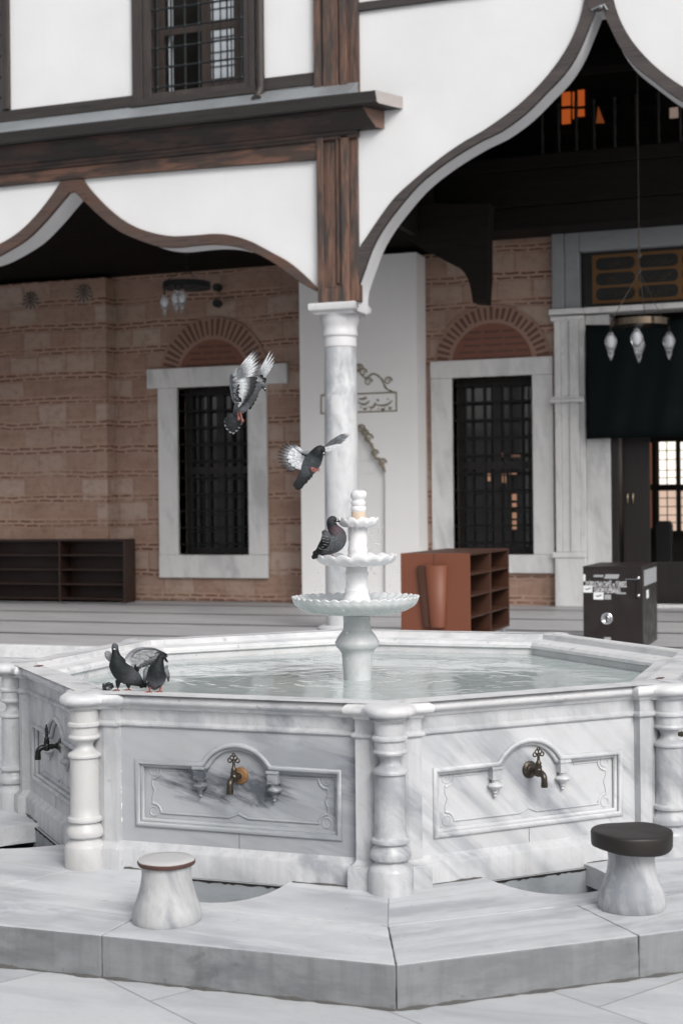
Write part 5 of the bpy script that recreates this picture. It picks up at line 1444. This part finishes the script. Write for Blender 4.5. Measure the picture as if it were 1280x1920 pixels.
# ------------------------------------------------------------------ pigeons
PW, PG = (.30, .315, .33), (.085, .092, .10)
class Bird:
    def __init__(s, x, y, dep):
        s.bm = B(); s.c = s.bm.verts.layers.float_color.new('Col'); s.dep = dep; s.k = dep/FPX
    def P(s, x, y, d=0.): return CAM+ray(x, y)*(s.dep-d)       # d metres nearer to the camera
    def v(s, p, c):
        q = s.bm.verts.new(p); j = random.uniform(.88, 1.12); q[s.c] = (c[0]*j, c[1]*j, c[2]*j, 1); return q
    def loft(s, rings, seg=16):
        """rings (x, y, depth, half width px, half depth m, colour)"""
        pts = [s.P(r[0], r[1], r[2]) for r in rings]
        P4 = [(*pts[i], rings[i][3]*s.k, rings[i][4], *rings[i][5]) for i in range(len(rings))]
        R = smoothline_nd(P4, 3); out = []
        for i, r in enumerate(R):
            p = V(*r[:3]); a = V(*R[max(0, i-1)][:3]); b = V(*R[min(len(R)-1, i+1)][:3]); T = (b-a).normalized()
            A = T.cross(-FWD)
            A = A.normalized() if A.length > .05 else RGT.copy()
            N = A.cross(T).normalized()
            col_ = r[5:8]
            out.append([s.v(p+A*(max(.0006, r[3])*math.cos(2*PI*k/seg))+N*(max(.0006, r[4])*math.sin(2*PI*k/seg)), col_) for k in range(seg)])
        for a, b in zip(out, out[1:]):
            for k in range(seg): s.bm.faces.new((a[k], a[(k+1) % seg], b[(k+1) % seg], b[k]))
        s.bm.faces.new(out[0]); s.bm.faces.new(out[-1][::-1])
    def feather(s, a, b, w, cols, nrm=None, bend=0, blunt=.75, slim=1.0):
        """a root, b tip (px x, y, depth m); w half width px; cols = [(t, colour)]"""
        A, Bt = s.P(*a), s.P(*b); d = Bt-A; L = d.length; T = d.normalized()
        Nn = (nrm or -FWD); S = T.cross(Nn).normalized(); Nn = S.cross(T)
        rows = []; n = 9
        for i in range(n+1):
            t = i/n
            ww = w*s.k*min(1, .35+1.2*t)*(1 if t < blunt else math.sqrt(max(.02, 1-((t-blunt)/(1-blunt))**2)))*(1-max(0, t-slim)*.9)
            for (t0, c0), (t1, c1) in zip(cols, cols[1:]):
                if t0 <= t <= t1+1e-6:
                    u = (t-t0)/max(1e-6, t1-t0); cc_ = [p*(1-u)+q*u for p, q in zip(c0, c1)]; break
            p = A+d*t+Nn*(bend*s.k*math.sin(PI*t))
            dk = [x*.6 for x in cc_]
            rows.append([s.v(p-S*ww, dk), s.v(p+Nn*ww*.18, cc_), s.v(p+S*ww, cc_), s.v(p-Nn*.0012, cc_)])
        for r0, r1 in zip(rows, rows[1:]):
            for k in range(4): s.bm.faces.new((r0[k], r0[(k+1) % 4], r1[(k+1) % 4], r1[k]))
        s.bm.faces.new(rows[0]); s.bm.faces.new(rows[-1][::-1])
    def fan(s, roots, tips, w, cols, d0=0., dd=.0012, **kw):
        n = len(tips); R = resample([(*r, 0) if len(r) == 2 else r for r in roots], n)
        for i, t in enumerate(tips):
            tz = t[2] if len(t) > 2 else 0
            s.feather((R[i].x, R[i].y, R[i].z+d0+dd*i), (t[0], t[1], tz+d0+dd*i), w, cols, **kw)
    def tube(s, pts, r, c, seg=7):
        pts = [s.P(*p) for p in pts]; n0 = len(s.bm.verts)
        tube(s.bm, pts, r, seg); s.bm.verts.ensure_lookup_table()
        for q in s.bm.verts[n0:]: q[s.c] = (*c, 1)
    def ball(s, p, r, c, M_=None):
        n0 = len(s.bm.verts); ball(s.bm, s.P(*p), r, 10, 8); s.bm.verts.ensure_lookup_table()
        for q in s.bm.verts[n0:]: q[s.c] = (*c, 1)
    def foot(s, x, y, d, z0, side=1, c=(.24, .085, .075), sc=1.0):
        """standing leg down to a toe root at px (x, y)"""
        f = s.P(x, y, d); n0 = len(s.bm.verts)
        for a in (-150, -90, -30, 90):
            v_ = V(math.cos(math.radians(a)), math.sin(math.radians(a)), 0)
            L = .024*sc if a != 90 else .014*sc
            tube(s.bm, [f+V(0, 0, .004), f+v_*L*.5+V(0, 0, .005), f+v_*L+V(0, 0, .002)], [.0034, .003, .0014], 6)
        s.bm.verts.ensure_lookup_table()
        for q in s.bm.verts[n0:]: q[s.c] = (*c, 1)
        s.tube([(x, y-.5, d), (x+side*.5, y-z0*.55, d+.002), (x+side*1.2, y-z0, d+.0)], [.0034, .0034, .0075], c)
    def done(s, label):
        o_ = obj('pigeon', s.bm, M['feather'], smooth=70)
        return tag(o_, label, 'pigeon', 'pigeons at the fountain')
def smoothline_nd(P, n):
    out = []
    for i in range(len(P)-1):
        a = P[i-1] if i else P[0]; b, c = P[i], P[i+1]; d = P[i+2] if i+2 < len(P) else P[-1]
        for k in range(n):
            t = k/n
            out.append([.5*((2*q)+(r-p)*t+(2*p-5*q+4*r-w)*t*t+(3*q-p-3*r+w)*t**3) for p, q, r, w in zip(a, b, c, d)])
    out.append(list(P[-1])); return out
DK, DK2, MG, LG, WH, BK = (.010, .011, .013), (.022, .024, .027), (.070, .076, .083), (.17, .18, .19), (.55, .57, .59), (.005, .0055, .0065)
NK = (.007, .011, .012); PURP = (.075, .045, .055); PINK = (.27, .10, .085); CERE = (.6, .6, .6)

# 1. topmost bird, wings raised
b = Bird(465, 735, 8.35)
b.loft([(441, 781, 0, 4, .012, DK2), (444, 774, 0, 8, .022, MG), (451, 763, 0, 13, .034, LG), (461, 749, 0, 15, .042, MG), (472, 736, 0, 13, .040, MG), (481, 727, 0, 8.5, .026, MG), (487, 722, 0, 7.2, .021, MG), (491.5, 721.5, 0, 6.2, .019, (.10, .11, .12)), (494, 725, 0, 4.6, .014, MG), (496, 729, 0, 2.4, .007, DK), (496.8, 732, 0, 1.4, .004, DK), (497, 734, 0, .4, .001, DK)])
b.ball((496.6, 728.6, .006), .0042, CERE); b.ball((491.5, 721, .0185), .0030, (.10, .035, .02))
tail = [(421, 792), (421.5, 799), (425, 806), (431, 812), (437, 814), (443, 809), (448, 803), (452, 796)]
b.fan([(438, 775, .004), (449, 778, .004)], tail, 5.2, [(0, MG), (.45, DK2), (.86, BK), (.93, BK), (1, (.36, .37, .38))], 0, .0015)
# far wing
far = [(507, 657), (512, 661), (514.5, 668), (515.5, 675), (514, 682), (510, 689), (506, 695), (500, 701), (497, 707)]
b.fan([(478, 716, -.03), (480, 722, -.03)], far, 3.0, [(0, LG), (.3, LG), (.55, WH), (.9, WH), (1, LG)], -.03, -.001, blunt=.45, slim=.4)
b.fan([(475, 722, -.03), (480, 728, -.03)], [(493, 703), (499, 709), (497, 716)], 5, [(0, LG), (.6, WH), (.8, DK), (1, DK)], -.026, .001)
# lower edge of the far wing under the breast
b.fan([(477, 735, -.02), (472, 745, -.02)], [(484, 737), (483, 745), (479, 752), (474, 760), (468, 768)], 3.2, [(0, LG), (.45, DK), (1, BK)], -.02, -.001)
# near wing: primaries
pri = [(478, 654), (483, 655), (486, 660), (488, 666), (490, 673), (491, 681), (488, 688), (484.5, 696), (483.5, 703)]
b.fan([(436, 708, .055), (441, 715, .050)], pri, 3.3, [(0, LG), (.30, MG), (.42, LG), (.62, WH), (.78, (.30, .31, .32)), (.9, DK2), (1, BK)], .05, .0012, blunt=.45, slim=.45)
sec = [(483, 709), (483, 716), (481, 724), (478, 731), (474, 737), (469, 744), (464, 751), (459, 757), (453, 762)]
b.fan([(441, 715, .045), (446, 758, .035)], sec, 5.0, [(0, LG), (.35, WH), (.55, LG), (.68, DK), (1, BK)], .068, .0012)
cov = [(452, 690), (458, 700), (461, 708), (463, 717), (462, 725), (459, 733), (455, 741), (450, 749), (445, 756)]
b.fan([(434, 706, .055), (440, 752, .045)], cov, 5.6, [(0, LG), (.45, LG), (.75, (.30, .31, .33)), (.92, MG), (1, DK)], .066, .0014)
bar = [(452, 726), (450, 735), (448, 744), (446, 752), (452, 757), (456, 750)]
b.fan([(444, 722, .06), (443, 748, .055)], bar, 4.2, [(0, LG), (.35, DK), (1, BK)], .076, .0013)
sc2 = [(441, 702), (444, 712), (445, 722), (446, 732), (446, 741), (445, 750)]
b.fan([(434, 703, .06), (440, 755, .05)], sc2, 6.0, [(0, MG), (.5, LG), (1, (.33, .34, .36))], .080, .0012)
b.loft([(434, 703, .062, 2.6, .008, MG), (433.5, 714, .062, 3.6, .010, LG), (436, 732, .055, 4.5, .012, LG), (441, 750, .045, 5, .014, LG), (449, 760, .03, 4, .012, MG)], 10)
for (x, y) in ((447, 781), (454, 785)):
    b.tube([(449, 772, .02), (x-2, y-5, .035), (x, y, .04)], [.009, .005, .004], PINK)
    for (dx, dy) in ((3, 6), (.5, 8), (-2, 7)): b.tube([(x, y, .04), (x+dx*.8+1, y+dy*.6, .046), (x+dx, y+dy, .042)], [.0038, .0032, .0015], PINK)
b.done('uppermost pigeon in flight with both wings raised, dark barred feathers')

# 2. landing bird with wings spread
b = Bird(585, 865, 8.3)
b.loft([(556, 917, -.02, 3, .006, DK), (560, 908, -.01, 7.5, .010, DK), (567, 897, 0, 10, .016, DK2), (574, 886, 0, 12.5, .030, MG), (581, 873, 0, 16, .042, MG), (588, 862, .01, 16, .046, (.055, .060, .066)), (594, 852, .02, 13, .040, NK), (598, 846, .028, 11, .034, DK), (602, 843, .03, 8.6, .027, DK), (605, 845, .034, 5.8, .018, DK), (607, 848.5, .038, 2.6, .008, DK), (608, 852, .04, 1.3, .004, BK), (608.3, 855, .04, .4, .001, BK)])
b.ball((606.8, 849.6, .045), .0046, CERE); b.ball((603.5, 845, .052), .0030, (.10, .035, .02))
b.fan([(563, 893, .01), (580, 893, .012)], [(551, 913), (554, 917), (558, 919), (562, 917), (565, 912), (571, 907), (578, 900), (585, 891)], 4.2, [(0, DK2), (.7, DK), (1, BK)], .004, .0012)
lw_ = [(548, 831), (542, 829), (534, 831), (528, 834), (523.5, 839), (520, 846), (519, 853), (519, 860), (521, 867), (525, 874), (530, 879), (536, 884), (543, 885), (549, 883)]
b.fan([(572, 851, 0), (575, 858, 0), (574, 866, 0)], lw_, 3.1, [(0, WH), (.5, WH), (.70, LG), (.84, DK2), (1, BK)], .004, -.0006, blunt=.55, slim=.5)
b.fan([(573, 852, 0), (576, 862, 0)], [(545, 843), (540, 850), (538, 858), (540, 866), (546, 873), (554, 878), (561, 880)], 6.0, [(0, LG), (.5, WH), (1, WH)], .010, -.0004)
b.loft([(585, 850, .01, 5, .014, LG), (574, 850, .01, 4.4, .012, LG), (562, 847, .008, 2.6, .007, LG), (550, 838, .006, 1.5, .004, MG)], 10)
b.fan([(568, 850, .015), (572, 853, .015)], [(566, 853), (572, 856)], 2.6, [(0, BK), (1, BK)], .016)
rw = [(634, 817), (641, 813), (645, 812.5), (648.5, 812), (652, 813), (655.5, 814.5), (654, 818), (649, 824), (643, 829)]
b.fan([(606, 839, -.01), (610, 840, -.01)], rw, 2.3, [(0, LG), (.5, MG), (.75, LG), (.92, MG), (1, DK2)], -.012, .0008, blunt=.5, slim=.5)
b.fan([(605, 841, 0), (606, 846, 0)], [(638, 834), (632, 837.5), (624, 841)], 3.2, [(0, WH), (1, WH)], -.004, .001)
for (x, y) in ((587, 884), (593, 881)):
    b.tube([(584, 878, .04), (x-2, y-1, .05), (x, y, .055)], [.009, .005, .004], PINK)
    for (dx, dy) in ((6, -3), (7, 0), (5, 3)): b.tube([(x, y, .055), (x+dx*.6, y+dy*.8-1, .06), (x+dx, y+dy+.5, .058)], [.0036, .003, .0014], PINK)
b.done('landing pigeon with pale spread wings in front of the column')

# 3. bird perched on the middle bowl
b = Bird(620, 1010, 8.28)
b.loft([(585, 1046, -.01, 3, .006, DK), (590, 1043, -.005, 5.5, .012, DK2), (598, 1036, 0, 8.5, .022, DK2), (608, 1028, 0, 15, .040, MG), (619, 1020, 0, 20, .052, MG), (629, 1012, 0, 20.5, .054, (.075, .082, .09)), (631, 1002, 0, 17, .048, (.06, .055, .062)), (626, 993, 0, 12, .036, PURP), (622, 985, 0, 9.6, .028, DK), (621.8, 978, 0, 9.4, .026, DK2), (624.5, 974.5, 0, 7.8, .021, DK2), (629, 975.5, 0, 4.6, .013, DK2), (632, 977, 0, 2.2, .006, BK), (635, 977.6, 0, 1.5, .004, BK), (637.5, 978.6, 0, .5, .0012, BK)])
b.ball((631.5, 975.6, .004), .0048, CERE); b.ball((625.5, 974.8, .0205), .0034, (.10, .035, .02)); b.ball((625.5, 974.8, .0235), .0016, BK)
b.loft([(606, 996, .030, 4, .010, DK2), (611, 1004, .042, 8.5, .014, MG), (610, 1016, .046, 9.5, .015, BK), (603, 1026, .038, 7, .012, BK), (595, 1033, .026, 4, .010, DK), (587, 1039, .012, 1.8, .006, DK)], 12)
for i in range(12):
    x = 604+11*((i*.37) % 1); y = 1003+i*2.0-(x-604)*.25
    b.tube([(x-2, y, .058), (x, y+1.5, .060), (x+2.5, y+.8, .059)], .0011, (.26, .27, .28), 5)
b.tube([(597, 1027, .047), (604, 1031, .050), (611, 1030, .056)], .0016, LG, 5)
b.fan([(597, 1030, .03), (600, 1033, .03)], [(586, 1038), (587, 1041), (590, 1042)], 2.6, [(0, BK), (1, DK)], .02)
b.ball((638.5, 1001, .030), .0032, (.5, .4, .42))
for x in (617, 622): b.foot(x, 1047, .03, 7, sc=.8)
b.done('plump dark grey pigeon perched on the edge of the middle fountain bowl')

# 4. standing on the rim, right wing lifted
dep4 = (onZ(230, 1294, .834)-CAM).dot(FWD)
b = Bird(230, 1250, dep4)
b.loft([(275, 1288, -.03, 2.5, .005, BK), (266, 1283, -.025, 6, .014, DK), (255, 1275, -.02, 13, .030, MG), (244, 1268, -.005, 18, .044, MG), (231, 1260, .012, 19.5, .052, DK2), (222, 1250, .022, 17, .048, NK), (220, 1241, .022, 15.5, .044, NK), (217.6, 1231.5, .02, 9.6, .031, NK), (216.3, 1222, .02, 6.8, .022, DK), (215.5, 1214, .02, 6.4, .021, MG), (215, 1209, .02, 5.2, .018, MG), (215, 1206.5, .018, 2, .006, MG)])
b.loft([(215, 1215, .036, 3.0, .006, MG), (214.2, 1218, .046, 1.9, .005, DK), (213.8, 1221, .052, 1.0, .003, BK)], 10)
b.ball((214.3, 1217.6, .047), (.0062, .0045, .0045), (.6, .6, .58)); b.ball((209.9, 1213, .026), .0030, (.10, .035, .02)); b.ball((220.6, 1213.4, .026), .0030, (.10, .035, .02))
wt = [(315, 1229), (314.5, 1232), (311, 1235), (305, 1238), (298, 1241), (291, 1243.5), (284, 1246), (278, 1248.5), (272, 1250), (265, 1253), (258, 1257)]
b.fan([(262, 1219, .0), (246, 1232, .0), (240, 1248, .0)], wt, 3.9, [(0, LG), (.35, (.36, .37, .38)), (.70, LG), (.90, DK2), (1, DK)], -.005, .0010)
b.fan([(252, 1219, .0), (242, 1228, .0), (238, 1246, .0)], [(296, 1220), (290, 1228), (280, 1235), (270, 1241), (262, 1247), (256, 1254)], 5.6, [(0, (.40, .41, .42)), (.6, (.26, .27, .28)), (1, (.36, .37, .38))], .006, .0010)
b.loft([(231, 1262, .02, 8, .018, (.30, .31, .32)), (238, 1248, .015, 9, .016, (.50, .51, .52)), (241, 1234, .012, 6, .012, (.30, .31, .32)), (252, 1221, .010, 4.0, .010, LG), (270, 1215.5, .008, 2.2, .006, LG), (292, 1218, .006, 1.8, .005, MG), (313, 1227, .002, .8, .002, DK)], 10)
b.fan([(258, 1250, .006), (254, 1246, .006)], [(258, 1260), (253, 1259)], 3.0, [(0, DK), (1, BK)], .012)
b.loft([(212, 1243, -.01, 2, .006, LG), (207, 1236, -.02, 5.5, .010, LG), (202, 1227, -.03, 7, .011, (.26, .27, .28)), (198, 1223, -.035, 3.5, .007, LG)], 10)
b.fan([(256, 1272, -.01), (258, 1278, -.01)], [(276, 1284), (275, 1288), (268, 1290)], 4, [(0, DK2), (.5, BK), (1, BK)], -.008)
b.tube([(222, 1276, .02), (221, 1286, .022), (220.5, 1290, .022)], [.016, .010, .006], DK)
b.tube([(240, 1278, .01), (241, 1287, .012), (241, 1290, .012)], [.016, .010, .006], DK)
b.foot(220, 1295.5, .022, 8); b.foot(241, 1294.5, .012, 8)
b.done('pigeon facing forward on the rim with its wing lifted')

# 5. standing on the rim, facing right
dep5 = (onZ(290, 1297, .834)-CAM).dot(FWD)
b = Bird(293, 1264, dep5)
b.loft([(289, 1290, -.05, 4, .012, DK), (290, 1284, -.03, 11, .03, MG), (292, 1275, -.008, 17.5, .046, (.10, .105, .115)), (293.5, 1264, .006, 18.5, .052, DK2), (295, 1253, .012, 15.5, .045, NK), (297.5, 1245, .012, 10.5, .034, NK), (300, 1237.5, .012, 7.4, .025, DK), (302, 1232, .012, 6.4, .021, DK), (306, 1232.5, .012, 4.8, .015, DK), (310, 1235.5, .012, 2.4, .007, BK), (313, 1239, .012, 1.4, .004, BK), (315.5, 1243, .012, .6, .0015, BK)])
b.tube([(309, 1237.5, .012), (311.5, 1240.5, .012), (312.5, 1243, .012)], [.004, .003, .001], BK)
b.ball((304, 1231.5, .027), .0028, (.10, .035, .02)); b.ball((309.5, 1234.4, .016), .0032, (.16, .16, .16))
for (x0, y0, x1, y1, w) in ((275, 1254, 272, 1274, 5.5), (311, 1254, 315, 1270, 4.5)):
    b.loft([(x0+2, y0-5, -.0, 2, .008, MG), (x0, y0+2, .01, w, .016, LG), ((x0+x1)/2, (y0+y1)/2, .006, w*1.05, .018, LG), (x1, y1, -.01, w*.7, .014, MG), (x1+1, y1+7, -.03, 1.4, .006, DK2)], 10)
b.tube([(280.5, 1280, .02), (280, 1287, .022), (280, 1290, .022)], [.015, .009, .006], DK2)
b.tube([(298, 1280, .015), (298, 1287, .018), (298.5, 1290, .018)], [.015, .009, .006], DK2)
RED = (.30, .075, .055)
b.foot(280, 1299, .022, 10, c=RED); b.foot(299.5, 1298.5, .018, 10, c=RED)
b.done('dark pigeon standing on the rim under the lifted wing, head turned right')

# crumpled dark scrap by the pigeon's foot
p = onZ(202, 1294, .834); bm = B(); rnd = random.Random(5)
ball(bm, p+V(0, 0, .018), (.030, .022, .019), 14, 10)
for v in bm.verts: v.co += V(rnd.uniform(-.005, .005), rnd.uniform(-.005, .005), rnd.uniform(-.004, .004))
s = NT('black_and_white_scrap'); nn = s.noise(s.objc(), 55, 3)
tag(obj('crumpled_scrap', bm, s.out(s.ramp(nn, [(.52, (.012, .013, .016)), (.60, (.30, .31, .33))]), .5), smooth=30), 'small crumpled black and white scrap by the pigeon foot on the rim', 'scrap')

# ------------------------------------------------------------------ light, sky, camera
w = D.worlds.new('World'); SC.world = w; w.use_nodes = True
nt = w.node_tree; bg = nt.nodes['Background']
sky = nt.nodes.new('ShaderNodeTexSky'); sky.sky_type = 'NISHITA'; sky.sun_disc = False
ELEV, AZ = math.radians(40), math.radians(136)      # azimuth clockwise from +Y
sky.sun_elevation = ELEV; sky.sun_rotation = AZ; sky.air_density = 1; sky.dust_density = 4; sky.ozone_density = 1
hs_ = nt.nodes.new('ShaderNodeHueSaturation'); hs_.inputs['Saturation'].default_value = .22
nt.links.new(sky.outputs[0], hs_.inputs['Color'])
tc = nt.nodes.new('ShaderNodeTexCoord'); sx = nt.nodes.new('ShaderNodeSeparateXYZ'); nt.links.new(tc.outputs['Generated'], sx.inputs[0])
mr = nt.nodes.new('ShaderNodeMapRange'); mr.inputs['From Min'].default_value = 0; mr.inputs['From Max'].default_value = 1; mr.inputs['To Min'].default_value = .8; mr.inputs['To Max'].default_value = 1.25
nt.links.new(sx.outputs['Z'], mr.inputs['Value'])      # an overcast sky is brighter overhead than at the horizon
mu = nt.nodes.new('ShaderNodeVectorMath'); mu.operation = 'SCALE'
nt.links.new(hs_.outputs[0], mu.inputs[0]); nt.links.new(mr.outputs[0], mu.inputs['Scale']); nt.links.new(mu.outputs[0], bg.inputs['Color'])
bg.inputs['Strength'].default_value = .12
sl = D.lights.new('sun', 'SUN'); sl.energy = 1.3; sl.angle = math.radians(25); sl.color = (1, .97, .93)
so = link(D.objects.new('sun', sl))
sd = V(math.sin(AZ)*math.cos(ELEV), math.cos(AZ)*math.cos(ELEV), math.sin(ELEV))
so.rotation_euler = (-sd).to_track_quat('-Z', 'Y').to_euler(); so.location = (6, -10, 14)
ca = D.cameras.new('camera'); co = link(D.objects.new('camera', ca))
ca.sensor_fit = 'HORIZONTAL'; ca.sensor_width = 36; ca.lens = 36*FPX/1280; ca.clip_end = 500
ca.dof.use_dof = True; ca.dof.focus_distance = 7.7; ca.dof.aperture_fstop = 4.0
R3 = Matrix((RGT, UPV, -FWD)).transposed()
co.matrix_world = Matrix.Translation(CAM) @ R3.to_4x4()
SC.camera = co
SC.view_settings.view_transform = 'Standard'; SC.view_settings.look = 'None'; SC.view_settings.exposure = .42; SC.view_settings.gamma = 1
SC.cycles.max_bounces = 8; SC.cycles.diffuse_bounces = 4; SC.cycles.glossy_bounces = 4; SC.cycles.transmission_bounces = 6
SC.cycles.use_denoising = True
